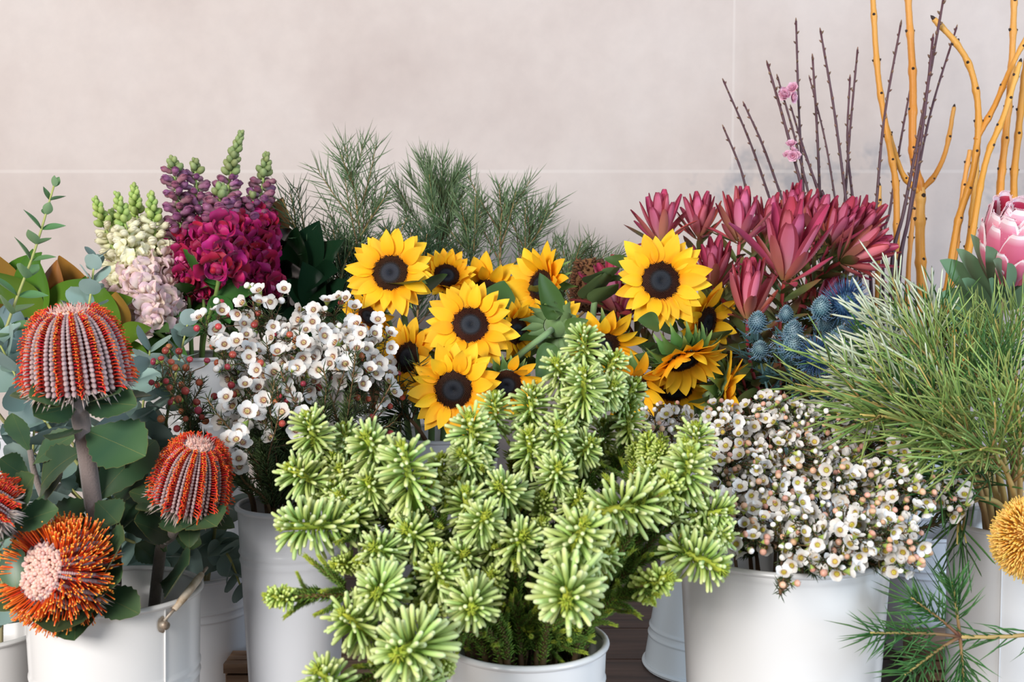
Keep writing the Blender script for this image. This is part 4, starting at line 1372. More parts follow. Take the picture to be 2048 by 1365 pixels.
def snapdragons():
    G = {
        'pale': dict(open=[open_floret(M_SN_BLUSH, M_SN_BLUSH, M_SN_GREEN, U(0, 0.25)) for _ in range(5)], mid=[open_floret(M_SN_CREAM, M_SN_CREAM, M_SN_GREEN) for _ in range(3)],
                     bud=[bud_floret(M_SN_CREAM, M_SN_GREEN, 0.3) for _ in range(3)], tip=[green_bud(M_SN_GREEN) for _ in range(2)]),
        'dark': dict(open=[open_floret(M_SN_MAG, M_SN_MAG if q % 2 else M_SN_PALATE, M_SN_OLIVE, U(0.15, 0.6)) for q in range(6)], mid=[open_floret(M_SN_MAG, M_SN_MAG, M_SN_OLIVE) for _ in range(2)],
                     bud=[bud_floret(M_SN_PURP, M_SN_OLIVE, 0.2) for _ in range(3)], tip=[green_bud(M_SN_OLIVE) for _ in range(2)])}
    lv = []
    for i in range(3):
        mb = MB()
        mb.blade(Matrix.Identity(4), 1, 0.24, s_lance, curl=U(-0.8, 0.4), cup=0.25, nu=9, nv=4)
        lv.append(mb.mesh('snapdragon_leaf', [M_SN_LEAF]))

    def spike(kind, x0, y0, x1, y1, d, label, f=(0.35, 0.55, 0.8), size=0.034, n=44, d1=None, key='snap', bend=0.0):
        g = G[kind]
        a, b = P(x0, y0, d), P(x1, y1, d1 or d)
        up = (b - a).normalized()
        lo = stem_path(key, a, up, n=8, reach=0.3, k=0.5)
        hi = bez(a, a.lerp(b, 0.35) + V((bend, 0, 0)), a.lerp(b, 0.7) + V((bend, 0, 0)), b, 10)
        path = lo[:-1] + hi
        t = thing('snapdragon', label, 'flower', lo[0], 'snapdragons in the tall white bucket')
        mb = MB()
        mb.tube(path, lambda u: 0.0042 - 0.0024 * u, 7)
        built('stalk', mb, [M_SN_STEM], t)
        for i in range(n):
            u = (i / (n - 1)) ** 0.95
            p, tn = along(hi, min(u, 0.999))
            fr = frame(tn, i * 2.39996 + U(-0.2, 0.2))
            if u < f[0]:
                k, s, e = 'open', size * U(0.95, 1.15), -0.1 + U(-0.25, 0.25)
            elif u < f[1]:
                k, s, e = 'mid', size * U(0.85, 1.05), 0.1 + U(-0.25, 0.25)
            elif u < f[2]:
                k, s, e = 'bud', size * (0.98 - 0.3 * (u - f[1]) / (f[2] - f[1])) * U(0.9, 1.1), 0.3 + U(-0.25, 0.25)
            else:
                k, s, e = 'tip', size * (0.78 - 0.36 * (u - f[2]) / (1 - f[2])) * U(0.9, 1.1), 0.6 + 0.7 * (u - f[2]) / (1 - f[2])
            dd = fr.to_3x3() @ V((math.cos(e), 0, math.sin(e)))
            nm = {'open': 'floret', 'mid': 'floret', 'bud': 'bud', 'tip': 'green_bud'}[k]
            part(nm, RNG.choice(g[k]), t, T(p + dd * 0.003) @ xframe(dd, tn) @ RX(U(-0.25, 0.25)) @ SCL(s))
        for i in range(7):
            p, tn = along(lo, U(0.45, 1.0))
            e = U(0.1, 0.7)
            dd = frame(tn, i * 2.4).to_3x3() @ V((math.cos(e), 0, math.sin(e)))
            part('leaf', RNG.choice(lv), t, T(p) @ xframe(dd, tn + facing(0, 0) * 0.4) @ SCL(U(0.05, 0.075)))
    s = spike
    s('pale', 268, 610, 193, 405, 1.80, 'cream snapdragon leaning outermost over the magnolia leaves', f=(0.15, 0.3, 0.72), n=54)
    s('pale', 305, 650, 236, 395, 1.75, 'cream snapdragon whose lowest blush florets hang nearest the scarlet banksia', f=(0.45, 0.55, 0.76), n=66)
    s('pale', 290, 560, 268, 378, 1.82, 'tallest green-tipped cream snapdragon, third from the magnolia leaves', f=(0.15, 0.3, 0.66), n=54)
    s('pale', 328, 640, 303, 395, 1.78, 'cream and blush snapdragon touching the magenta ones', f=(0.45, 0.55, 0.78), n=62)
    s('pale', 250, 580, 225, 430, 1.84, 'shorter cream snapdragon wedged behind the outermost one', f=(0.2, 0.4, 0.75), n=40)
    s('dark', 375, 570, 346, 325, 1.80, 'magenta snapdragon with a blunt grey tip next to the cream ones', f=(0.28, 0.34, 0.90), n=76)
    s('dark', 408, 600, 390, 328, 1.82, 'magenta snapdragon with a blunt tip, second from the cream ones', f=(0.36, 0.42, 0.90), n=76)
    s('dark', 438, 540, 440, 380, 1.72, 'magenta snapdragon with large open florets nearest the waxflowers', f=(0.5, 0.56, 0.86), n=52, size=0.038)
    s('dark', 452, 500, 480, 272, 1.84, 'tallest magenta snapdragon, its olive tip above all the others', f=(0.2, 0.26, 0.62), n=76, bend=-0.012)
    s('dark', 498, 580, 532, 315, 1.88, 'deep purple snapdragon bending toward the dark glossy leaves', f=(0.5, 0.56, 0.82), n=70)
    s('dark', 470, 600, 460, 380, 1.88, 'deep magenta snapdragon in shade behind the large open florets', f=(0.6, 0.7, 0.92), n=60)
    s('dark', 520, 590, 505, 395, 1.86, 'shaded magenta snapdragon beside the dark glossy leaves', f=(0.65, 0.75, 0.95), n=60)


PLANTS.append(snapdragons)
# ------------------------------------------------------------------ waxflowers
M_WPET = plant('waxflower_petal', [(0, (214, 190, 176)), (0.3, (226, 222, 217)), (1, (233, 230, 228))], var=0.03, hue=0.004, rough=0.45, trans=0.15)
M_WCEN = plant('waxflower_red_centre', [(0, (176, 168, 92)), (0.45, (186, 150, 112)), (0.7, (132, 60, 50)), (1, (104, 36, 38))], var=0.25, hue=0.02, rough=0.5)
M_WCENY = plant('waxflower_yellow_centre', [(0, (178, 170, 60)), (0.6, (190, 172, 60)), (1, (140, 100, 60))], var=0.15, hue=0.02, rough=0.5)
M_WBUD = plant('waxflower_red_bud', [(0, (150, 60, 48)), (1, (176, 82, 66))], var=0.3, hue=0.03, rough=0.35)
M_WBUDP = plant('waxflower_pink_bud', [(0, (196, 142, 108)), (1, (222, 176, 152))], var=0.16, hue=0.02, rough=0.35)
M_WBUDW = plant('waxflower_white_bud', [(0, (206, 214, 150)), (0.4, (240, 234, 226)), (1, (250, 244, 242))], var=0.04, rough=0.35)
M_WCUP = plant('waxflower_cup', [(0, (120, 140, 56)), (1, (170, 184, 92))], var=0.15, hue=0.02, rough=0.5)
M_WNEED = plant('waxflower_needle', [(0, (44, 60, 32)), (1, (70, 88, 44))], var=0.3, hue=0.02, rough=0.5)
M_WWOOD = plant('waxflower_twig', [(0, (74, 54, 38)), (1, (126, 96, 64))], var=0.15, rough=0.7)


def wax_blossom(cen, closed=0.0):
    """five round petals on a small green cup; unit = its diameter"""
    mb = MB()
    for i in range(5):
        a = i * 1.2566 + U(-0.08, 0.08)
        mb.blade(RZ(a) @ T(V((0.13, 0, 0.02))) @ RY(-(0.22 + closed + U(-0.1, 0.1))), 0.40, 0.25, lambda u: (0.5 + 0.62 * u if u < 0.5 else 0.81 * math.sqrt(max(0.02, 1 - ((u - 0.5) / 0.5) ** 2)) + 0.1), curl=U(0.3, 0.75), cup=0.2, nu=6, nv=4, mi=0)
    k = len(mb.v)
    mb.lathe([(0.15, 0.04), (0.135, 0.065), (0.10, 0.045), (0.05, 0.035), (0.005, 0.05)], 12, 1)
    for q in range(k, len(mb.v)):
        mb.t[q] = min(1.0, math.hypot(mb.v[q].x, mb.v[q].y) / 0.2 * 0.8)
    for i in range(10):
        a = i * 0.6283
        d = V((math.cos(a) * 0.25, math.sin(a) * 0.25, 1))
        p = V((0.135 * math.cos(a), 0.135 * math.sin(a), 0.06))
        mb.tube([p, p + d * 0.05, p + d * 0.09 - V((math.cos(a), math.sin(a), 0)) * 0.03], [0.014, 0.014, 0.02], 4, 1, True, t0=0.8, t1=1.0)
    mb.tube([V((0, 0, 0.05)), V((0, 0, 0.15))], 0.016, 5, 1, t0=0.1, t1=0.2)
    mb.lathe([(0.012, -0.30), (0.05, -0.27), (0.11, -0.12), (0.20, 0.02), (0.205, 0.05)], 10, 2)
    return mb.mesh('waxflower_blossom', [M_WPET, cen, M_WCUP])


def wax_bud(mat, cup=0.2):
    mb = MB()
    mb.lathe([(0.03, -0.75), (0.16, -0.6), (0.30, -0.3), (0.36, -0.05)], 9, 1)
    mb.lathe([(0.36, -0.06), (0.48, 0.12), (0.46, 0.34), (0.28, 0.5), (0.01, 0.55)], 10, 0)
    return mb.mesh('waxflower_bud', [mat, M_WCUP])


def wax_meshes(cen, bmat, closed):
    return dict(b=[wax_blossom(cen, c) for c in closed], u=[wax_bud(bmat), wax_bud(bmat), wax_bud(M_WBUDW)])


def wax_sprig(label, key, m, cx, cy, rx, ry, d, n, nb, size, group, dd=0.05, rot=0.0, wb=0.25, loose=0.5, need=420, nl=0.011):
    """blossoms spread over a clump that stands round (cx, cy); every one sits on the twig that carries it"""
    c = P(cx, cy, d)
    e1, e2 = S(rx, d), S(ry, d)
    base = c + V((0, 0.03, -e2 * 0.9))
    zrim = BUCKETS[key][0].z + BUCKETS[key][3] + 0.012
    base.z = max(base.z, zrim)
    path = stem_path(key, base, V((0, -0.05, 1)), n=10, k=0.75, spread=0.6)
    t = thing('waxflower_sprig', label, 'flower sprig', path[0], group)
    mb = MB()
    mb.tube(path, lambda u: 0.0021 - 0.0006 * u, 6, 1)
    needled(mb, path, int(need * 0.5), 0.013, 0.0006, el=0.9, u0=0.3, mi=0)
    # positions
    cr, sr = math.cos(rot), math.sin(rot)
    pos = []
    tries = 0
    while len(pos) < n + nb and tries < 6000:
        tries += 1
        a, q = U(0, 2 * PI), math.sqrt(RNG.random())
        x, y = e1 * q * math.cos(a), e2 * q * math.sin(a)
        p = c + V((x * cr - y * sr, 0, x * sr + y * cr)) + V((0, U(-dd, dd) + dd * 1.2 * q * q, 0))
        if all((p - o).length > size * 0.62 for o in pos):
            pos.append(p)
    RNG.shuffle(pos)
    hub = [c + V((U(-0.6, 0.6) * e1, 0.02 + U(0, dd), U(-0.9, 0.3) * e2)) for _ in range(max(5, n // 5))]
    for h in hub:
        h.z = max(h.z, zrim)
        p0, tn = along(path, U(0.78, 0.99))
        tw = bez(p0, p0 + V((0, 0, e2 * 0.4)), h - V((0, 0, e2 * 0.3)), h, 6)
        mb.tube(tw, 0.0011, 5, 1)
        needled(mb, tw, int(need * 0.06), nl * 1.1, 0.0006, el=0.8, mi=0)
    out = []
    for i, p in enumerate(pos):
        h = min(hub, key=lambda q: (q - p).length + (0.02 if q.z > p.z else 0))
        rel = (p - c)
        f = (V((rel.x / max(e1, 1e-3) * 0.75, -0.85, rel.z / max(e2, 1e-3) * 0.5 + 0.35)) + jit(loose)).normalized()
        isb = i >= n
        s = size * (U(0.88, 1.12) if not isb else U(0.32, 0.46))
        foot = p - f * s * (0.28 if not isb else 0.6)
        tw = bez(h, h.lerp(foot, 0.5) + V((0, 0, 0.004)), foot - f * 0.006, foot, 5)
        mb.tube(tw, 0.00062, 4, 1)
        if RNG.random() < 0.75:
            needled(mb, tw, int(5 + 260 * (foot - h).length), nl, 0.00055, el=0.8, mi=0)
        if isb:
            part('bud', m['u'][2] if RNG.random() < wb else RNG.choice(m['u'][:2]), t, T(p) @ frame(f, U(0, 6)) @ SCL(s))
        else:
            part('blossom', RNG.choice(m['b']), t, T(p) @ frame(f, U(0, 6)) @ SCL(s))
    built('needled_twig', mb, [M_WNEED, M_WWOOD], t)
    return t


def waxflowers():
    A = wax_meshes(M_WCEN, M_WBUD, (0, 0.05, 0.1, 0.2, 0.4))
    B = wax_meshes(M_WCENY, M_WBUDP, (0.0, 0.1, 0.2, 0.35, 0.6, 0.85))
    g = 'large white waxflower sprigs in the tall grey bucket'
    w = wax_sprig
    sz = 0.0222
    w('large white waxflower sprig with three white buds at its top before magenta snapdragons', 'wax', A, 520, 620, 60, 60, 1.44, 12, 14, sz, g, wb=0.4)
    w('large white waxflower sprig beside the snapdragon leaves, thinly flowered', 'wax', A, 430, 650, 50, 55, 1.40, 11, 9, sz, g)
    w('large white waxflower sprig reaching toward the highest sunflower', 'wax', A, 660, 640, 75, 45, 1.48, 22, 10, sz, g, wb=0.5)
    w('large white waxflower sprig touching the sunflower petals', 'wax', A, 725, 700, 60, 55, 1.42, 24, 9, sz, g)
    w('large white waxflower sprig in the thick of the bunch', 'wax', A, 600, 700, 80, 45, 1.40, 34, 8, sz, g)
    w('large white waxflower sprig with open dark-eyed blossoms facing out', 'wax', A, 690, 735, 70, 50, 1.36, 26, 8, sz, g)
    w('large white waxflower sprig with wide blossoms at the front of the bunch', 'wax', A, 560, 750, 75, 50, 1.34, 32, 8, sz, g)
    w('large white waxflower sprig leaning toward the snapdragon bucket', 'wax', A, 470, 730, 55, 60, 1.36, 20, 9, sz, g)
    w('large white waxflower sprig in front, over the scarlet banksia', 'wax', A, 480, 820, 70, 45, 1.28, 22, 6, sz, g)
    w('large white waxflower sprig resting on the leaning scarlet banksia', 'wax', A, 462, 905, 24, 40, 1.20, 8, 0, sz * 0.93, g, dd=0.012)
    w('large white waxflower sprig hanging lowest above the green heath', 'wax', A, 585, 845, 70, 55, 1.30, 16, 9, sz, g)
    w('large white waxflower sprig in shade beside the lowest sunflower', 'wax', A, 735, 790, 65, 60, 1.44, 14, 12, sz, g)
    w('waxflower sprig of red buds reaching over the snapdragon bucket', 'wax', A, 345, 745, 70, 55, 1.32, 0, 20, sz, g, wb=0.0, need=700)
    w('waxflower sprig of red buds by the leaning scarlet banksia', 'wax', A, 360, 830, 60, 40, 1.30, 0, 14, sz, g, wb=0.0, need=600)
    w('waxflower sprig with few flowers in shade under the sunflowers', 'wax', A, 710, 870, 70, 45, 1.40, 3, 14, sz, g, wb=0.1, need=700)
    for i in range(9):
        # bare lower stems, dark in the mouth of the bucket
        q = P(U(505, 700), U(790, 880), U(1.28, 1.42))
        path = stem_path('wax', q, V((U(-.2, .2), 0, 1)), n=8, k=0.95, spread=0.6)
        t = thing('waxflower_shoot', 'flowerless dark needled waxflower shoot in the tall grey bucket', 'sprig', path[0], 'flowerless waxflower shoots in the tall grey bucket')
        mb = MB()
        mb.tube(path, lambda u: 0.002 - 0.0006 * u, 6, 1)
        needled(mb, path, 340, 0.017, 0.00075, el=0.8, u0=0.25)
        for k in range(7):
            p, tn = along(path, U(0.35, 0.9))
            q = p + (tn + jit(0.8)) * U(0.04, 0.08)
            tw = bez(p, p + tn * 0.02, q - V((0, 0, 0.01)), q, 4)
            mb.tube(tw, 0.0009, 4, 1)
            needled(mb, tw, 46, 0.014, 0.0007, el=0.8)
        built('needled_twig', mb, [M_WNEED, M_WWOOD], t)
    g = 'small white waxflower sprigs in the big white bucket'
    z = 0.0168
    k = dict(wb=0.42, need=240, loose=0.8, nl=0.0065)
    w('small white waxflower sprig at the back, under the edge-on sunflower', 'chamel', B, 1335, 860, 70, 45, 1.34, 31, 31, z, g, **k)
    w('small white waxflower sprig highest in its bunch, below the sea holly', 'chamel', B, 1560, 840, 75, 45, 1.30, 51, 37, z, g, **k)
    w('small white waxflower sprig between the high one and the drooping sunflowers', 'chamel', B, 1465, 865, 65, 45, 1.28, 46, 34, z, g, **k)
    w('small white waxflower sprig at the back, beside the needle foliage', 'chamel', B, 1680, 870, 80, 50, 1.28, 51, 44, z, g, **k)
    w('small white waxflower sprig under the needle foliage, loosely flowered', 'chamel', B, 1780, 900, 60, 45, 1.24, 26, 34, z, g, **k)
    w('small white waxflower sprig in the upper middle of its bunch', 'chamel', B, 1600, 920, 80, 50, 1.22, 57, 51, z, g, **k)
    w('small white waxflower sprig in the upper bunch, next to the heath spikes', 'chamel', B, 1490, 940, 75, 50, 1.22, 53, 48, z, g, **k)
    w('small white waxflower sprig shaded by the heath, with dense brown-pink buds', 'chamel', B, 1465, 1015, 55, 55, 1.18, 37, 61, z, g, wb=0.25, need=240, loose=0.8, nl=0.0065)
    w('small white waxflower sprig in the very middle, thick with pink buds', 'chamel', B, 1570, 1000, 80, 50, 1.17, 51, 68, z, g, **k)
    w('small white waxflower sprig facing out above the needle sprig', 'chamel', B, 1700, 970, 80, 55, 1.17, 53, 61, z, g, **k)
    w('small white waxflower sprig tipped with pink buds toward the edge bucket', 'chamel', B, 1815, 985, 65, 60, 1.16, 44, 61, z, g, **k)
    w('small white waxflower sprig reaching out alone toward the yellow banksia', 'chamel', B, 1915, 1005, 42, 35, 1.17, 13, 14, z, g, dd=0.02, **k)
    w('small white waxflower sprig low in front, half over the rim', 'chamel', B, 1590, 1075, 80, 50, 1.09, 51, 51, z, g, **k)
    w('small white waxflower sprig low, hanging toward the needle sprig', 'chamel', B, 1720, 1080, 85, 55, 1.08, 57, 58, z, g, **k)
    w('small white waxflower sprig lowest, hanging beyond the bucket side', 'chamel', B, 1805, 1095, 60, 60, 1.07, 40, 37, z, g, **k)
    w('small white waxflower sprig low beside the spent heath spikes', 'chamel', B, 1490, 1075, 55, 38, 1.10, 18, 24, z, g, **k)
    w('small white waxflower sprig spilling over the middle of the rim', 'chamel', B, 1650, 1128, 75, 28, 1.05, 26, 20, z, g, **k)
    w('tiny waxflower sprig hanging alone down the white bucket', 'chamel', B, 1578, 1168, 22, 22, 0.985, 1, 2, z, g, dd=0.003, wb=0.0, need=80)


PLANTS.append(waxflowers)
# ------------------------------------------------------------------ pink leucadendrons
M_LEU = plant('leucadendron_bract', [(0, (222, 104, 124)), (0.6, (212, 88, 118)), (1, (182, 66, 92))], var=0.16, hue=0.018, rough=0.36, trans=0.05, back=[(0, (238, 214, 186)), (0.18, (236, 170, 172)), (0.5, (228, 134, 158)), (0.9, (212, 108, 134)), (1, (160, 66, 84))])
M_LEUE = plant('leucadendron_bract_edge', [(0, (214, 110, 120)), (0.5, (176, 70, 88)), (1, (140, 50, 66))], var=0.1, rough=0.45)
M_LEUO = plant('leucadendron_outer_bract', [(0, (190, 110, 90)), (0.4, (196, 84, 94)), (1, (150, 58, 72))], var=0.2, hue=0.03, rough=0.42, trans=0.1, back=[(0, (190, 160, 104)), (0.35, (208, 128, 116)), (1, (164, 76, 84))])
M_LEUL = plant('leucadendron_leaf', [(0, (84, 104, 52)), (0.6, (112, 112, 62)), (1, (150, 88, 72))], var=0.25, hue=0.04, rough=0.45, trans=0.1)
M_LEUC = plant('leucadendron_cone', [(0, (200, 120, 110)), (1, (226, 180, 130))], rough=0.6)
M_LEUS = plant('leucadendron_stalk', [(0, (120, 84, 60)), (1, (178, 58, 66))], rough=0.6)


def leucadendrons():
    br, ou, lv = [], [], []
    for i in range(4):
        mb = MB()
        mb.blade(Matrix.Identity(4), 1, U(0.115, 0.145), lambda u: max(0.08, math.sin(PI * (0.10 + 0.86 * u) ** 1.35) ** 0.62), curl=U(0.1, 0.55), cup=0.55, nu=10, nv=6)
        for q in range(2, 10):
            mb.m[q * 6] = mb.m[q * 6 + 5] = 1
        br.append(mb.mesh('leucadendron_bract', [M_LEU, M_LEUE]))
        mb = MB()
        mb.blade(Matrix.Identity(4), 1, U(0.085, 0.115), lambda u: max(0.08, math.sin(PI * (0.10 + 0.86 * u) ** 1.2) ** 0.65), curl=U(-0.2, 0.6), cup=0.5, nu=10, nv=6)
        ou.append(mb.mesh('leucadendron_outer_bract', [M_LEUO]))
        mb = MB()
        mb.blade(Matrix.Identity(4), 1, U(0.11, 0.14), lambda u: math.sin(PI * (0.06 + 0.92 * u)) ** 0.8 if u < 1 else 0.05, curl=U(-0.3, 0.5), cup=0.3, nu=8, nv=4)
        lv.append(mb.mesh('leucadendron_leaf', [M_LEUL]))
    mb = MB()
    mb.lathe([(0.02, -0.05), (0.10, 0.0), (0.15, 0.12), (0.13, 0.28), (0.05, 0.38), (0.005, 0.40)], 14, wob=0.04)
    cone = mb.mesh('leucadendron_cone', [M_LEUC])

    def leuc(px, py, d, size, yw, pt, label, op=0.0, leaves=26):
        c = P(px, py, d)
        ax = facing(yw, pt)
        H = S(size, d)
        base = c - ax * H * 0.5
        path = stem_path('leuc', base, ax, n=12, reach=0.35, k=0.6)
        t = thing('leucadendron', label, 'flower', path[0], 'pink leucadendrons behind the sunflowers')
        mb = MB()
        mb.tube(path, lambda u: 0.0036 - 0.0008 * u, 7)
        built('stalk', mb, [M_LEUS], t)
        F = T(base) @ frame(ax, U(0, 6))
        fh = part('flower_head', cone, t, F @ SCL(H * 0.9))
        for ring, (k, e, L, ms, nm) in enumerate(((4, 1.42, 0.84, br, 'bract'), (5, 1.30, 1.0, br, 'bract'), (6, 1.12, 1.0, br, 'bract'), (6, 0.84, 0.95, ou, 'outer_bract'), (5, 0.5, 0.72, ou, 'outer_bract'))):
            for i in range(k):
                a = 2 * PI * (i + 0.5 * ring + U(-0.12, 0.12)) / k
                q = H * L * U(0.88, 1.1)
                el = e - op * (0.4 if ring > 0 else 0.2) + U(-0.1, 0.1)
                part(nm, RNG.choice(ms), fh, F @ RZ(a) @ T(V((H * 0.035 * (1 + ring * 0.4), 0, -H * 0.05 * max(0, ring - 1)))) @ RY(-el) @ SCL(q))
        n = len(path)
        for i in range(leaves):
            p, tn = along(path, 0.45 + 0.53 * (i + RNG.random()) / leaves)
            e = U(0.35, 0.95)
            dd = frame(tn, i * 2.4).to_3x3() @ V((math.cos(e), 0, math.sin(e)))
            part('leaf', RNG.choice(lv), t, T(p) @ xframe(dd, tn) @ SCL(U(0.05, 0.075)))
        return t
    L = leuc
    L(1320, 432, 1.84, 92, -16, 70, 'pink leucadendron at the outer end of the back row, above the open sunflower', 0.15)
    L(1398, 425, 1.86, 84, -8, 72, 'pink leucadendron second along the back row, its bracts open', 0.2)
    L(1484, 424, 1.82, 100, 4, 72, 'red leucadendron upright in the back row with pointed bracts', 0.05)
    L(1580, 478, 1.66, 150, 0, 62, 'largest rosy leucadendron, wide cupped bracts at the front of its bunch', 0.0)
    L(1500, 572, 1.66, 118, -4, 66, 'closed magenta leucadendron low in its bunch, beside sea holly', -0.25)
    L(1428, 524, 1.74, 92, -10, 60, 'small leucadendron just past the petals of the open sunflower', 0.05)
    L(1590, 415, 1.88, 95, 10, 72, 'leucadendron behind the largest one, only pointed tips showing', 0.05)
    L(1640, 430, 1.86, 90, 14, 66, 'rosy leucadendron crowded between the largest one and the bare twigs', 0.1)
    L(1682, 446, 1.80, 92, 26, 54, 'rosy leucadendron leaning out in front of the bare twigs', 0.1)
    L(1728, 440, 1.84, 88, 34, 56, 'mauve-pink leucadendron with slender tips against the bare twigs', 0.15)
    L(1740, 500, 1.76, 100, 58, 22, 'leucadendron leaning lowest and farthest out toward the yellow branches', 0.2)
    L(1538, 432, 1.86, 84, 6, 74, 'pink leucadendron between the upright red one and the largest', 0.1)
    L(1216, 568, 1.80, 105, -35, 60, 'pink leucadendron showing between sunflower stalks', 0.15)
    L(1248, 600, 1.82, 80, -10, 45, 'pink leucadendron low behind the curved sunflower stalk', 0.2)
    L(1660, 590, 1.80, 80, 30, 40, 'dark leucadendron low among the leaves above the sea holly', 0.2)
    for i in range(13):
        q = P(U(1440, 1690), U(590, 800), U(1.78, 1.98))
        path = stem_path('leuc', q, V((U(-.3, .3), -0.1, 1)), n=10, k=0.8)
        t = thing('leucadendron_shoot', 'flowerless leafy leucadendron shoot in the dark below the pink heads', 'branch', path[0], 'flowerless leucadendron shoots')
        mb = MB()
        mb.tube(path, lambda u: 0.0036 - 0.0016 * u, 7)
        built('stalk', mb, [M_LEUS], t)
        for k in range(22):
            p, tn = along(path, U(0.4, 1.0))
            e = U(0.2, 0.9)
            dd = frame(tn, k * 2.4).to_3x3() @ V((math.cos(e), 0, math.sin(e)))
            part('leaf', RNG.choice(lv), t, T(p) @ xframe(dd, tn) @ SCL(U(0.055, 0.085)))


PLANTS.append(leucadendrons)

# ------------------------------------------------------------------ sea holly
M_HOLC = plant('sea_holly_cone', [(0, (52, 84, 108)), (0.4, (88, 124, 144)), (1, (156, 180, 188))], var=0.15, hue=0.02, rough=0.5)
M_HOLB = plant('sea_holly_bract', [(0, (60, 100, 136)), (1, (136, 164, 184))], var=0.15, hue=0.02, rough=0.5)
M_HOLD = plant('sea_holly_dark_spine', [(0, (34, 70, 120)), (1, (84, 116, 150))], var=0.15, hue=0.02, rough=0.5)
M_HOLS = plant('sea_holly_stalk', [(0, (70, 96, 84)), (1, (80, 112, 124))], rough=0.5)
M_HOLL = plant('sea_holly_leaf', [(0, (52, 84, 82)), (1, (70, 104, 112))], var=0.2, rough=0.5)


def sea_hollies():
    def cone(dark):
        mb = MB()
        H, R = 1.0, 0.40
        n = 170
        mb.lathe([(0.05, -0.05)] + [(R * math.sin(PI * (0.2 + 0.8 * i / 10)) ** 0.8 * (0.95 - 0.1 * i / 10) if i < 10 else 0.01, i / 10 * 0.95) for i in range(11)], 14, 0)
        for i in range(n):
            u = (i + 0.5) / n
            a = i * 2.39996
            r = R * math.sin(PI * (0.2 + 0.8 * u)) ** 0.8 * (0.95 - 0.1 * u)
            e = -0.1 + 1.4 * u
            d = V((math.cos(a) * math.cos(e), math.sin(a) * math.cos(e), math.sin(e)))
            mb.needle(V((r * math.cos(a), r * math.sin(a), u * 0.95)) - d * 0.02, d, U(0.16, 0.22) if not dark else U(0.5, 0.75), 0.036 if not dark else 0.018)
        return mb.mesh('sea_holly_cone', [M_HOLD if dark else M_HOLC])

    def ruff():
        mb = MB()
        for i in range(13):
            a = 2 * PI * (i + U(-0.2, 0.2)) / 13
            M = RZ(a) @ T(V((0.2, 0, U(-0.05, 0.03)))) @ RY(-U(0.0, 0.55))
            L = U(0.6, 0.95)
            mb.blade(M, L, 0.075, lambda u: (1 - u) * 0.9 + 0.04, curl=U(-0.2, 0.5), cup=0.5, nu=6, nv=2)
            for q in (0.3, 0.5, 0.7):
                for s in (-1, 1):
                    p = M @ V((L * q, 0, 0))
                    dd = (M.to_3x3() @ V((0.7, s * 0.8, 0.2)))
                    mb.needle(p, dd, 0.2, 0.016)
        return mb.mesh('sea_holly_ruff', [M_HOLB])
    cones, darks, ruffs = [cone(False) for _ in range(2)], [cone(True) for _ in range(2)], [ruff() for _ in range(3)]

    def holly(label, heads):
        px, py, d, s, yw, pt, dk = heads[0]
        ax = facing(yw, pt)
        c = P(px, py, d)
        path = stem_path('holly', c, ax, n=10, k=0.7)
        t = thing('sea_holly', label, 'flower', path[0], 'blue sea hollies')
        mb = MB()
        mb.tube(path, lambda u: 0.0026 - 0.001 * u, 6)
        for h in heads[1:]:
            e = P(h[0], h[1], h[2])
            p0, tn = along(path, U(0.6, 0.8))
            mb.tube(bez(p0, p0 + V((0, 0, 0.02)), e - facing(h[4], h[5]) * 0.03, e, 7), 0.0014, 6)
        built('stalk', mb, [M_HOLS], t)
        for (px, py, d, s, yw, pt, dk) in heads:
            ax = facing(yw, pt)
            q = S(s * 1.3, d)
            F = T(P(px, py, d)) @ frame(ax, U(0, 6))
            hd = part('flower_cone', RNG.choice(darks if dk else cones), t, F @ SCL(q))
            part('spiny_ruff', RNG.choice(ruffs), hd, F @ SCL(q * 0.95))
        mb = MB()
        for i in range(16):
            p, tn = along(path, U(0.5, 0.95))
            dd = frame(tn, U(0, 6)).to_3x3() @ V((1, 0, U(0.2, 0.9)))
            L = U(0.03, 0.06)
            mb.blade(T(p) @ xframe(dd, tn), L, L * 0.16, lambda u: (1 - u) * 0.9 + 0.05, curl=U(-0.6, 0.6), cup=0.4, nu=6, nv=2)
            for q in (0.35, 0.6):
                for s in (-1, 1):
                    mb.needle(p + dd.normalized() * L * q, dd + jit(0.9), L * 0.35, 0.0008)
        built('spiny_leaf', mb, [M_HOLL], t)
        return t
    h = holly
    h('sea holly with a neat blue cone nearest the drooping sunflower', [(1515, 656, 1.62, 30, -10, 55, 0), (1522, 706, 1.60, 26, -20, 40, 0)])
    h('sea holly with two blue cones, one above the other', [(1585, 678, 1.58, 32, -5, 60, 0), (1585, 702, 1.55, 34, 0, 45, 0), (1572, 640, 1.64, 24, -10, 65, 0)])
    h('sea holly with a dark bristly blue head, topmost of all', [(1682, 622, 1.60, 44, 10, 45, 1), (1642, 630, 1.58, 32, -12, 60, 0), (1650, 660, 1.62, 26, 0, 60, 0)])
    h('sea holly with a big bristly head low among the cones', [(1630, 725, 1.54, 42, -5, 35, 1), (1678, 716, 1.52, 33, 12, 45, 0), (1675, 685, 1.58, 28, 10, 60, 0)])
    h('sea holly cone standing against the yellow branches', [(1788, 652, 1.60, 28, 5, 70, 0), (1715, 675, 1.58, 36, 25, 40, 1)])
    h('sea holly deep blue behind the needle foliage', [(1770, 725, 1.60, 36, 20, 40, 1), (1850, 735, 1.62, 34, 30, 40, 1), (1730, 690, 1.6, 30, 10, 40, 1)])


PLANTS.append(sea_hollies)

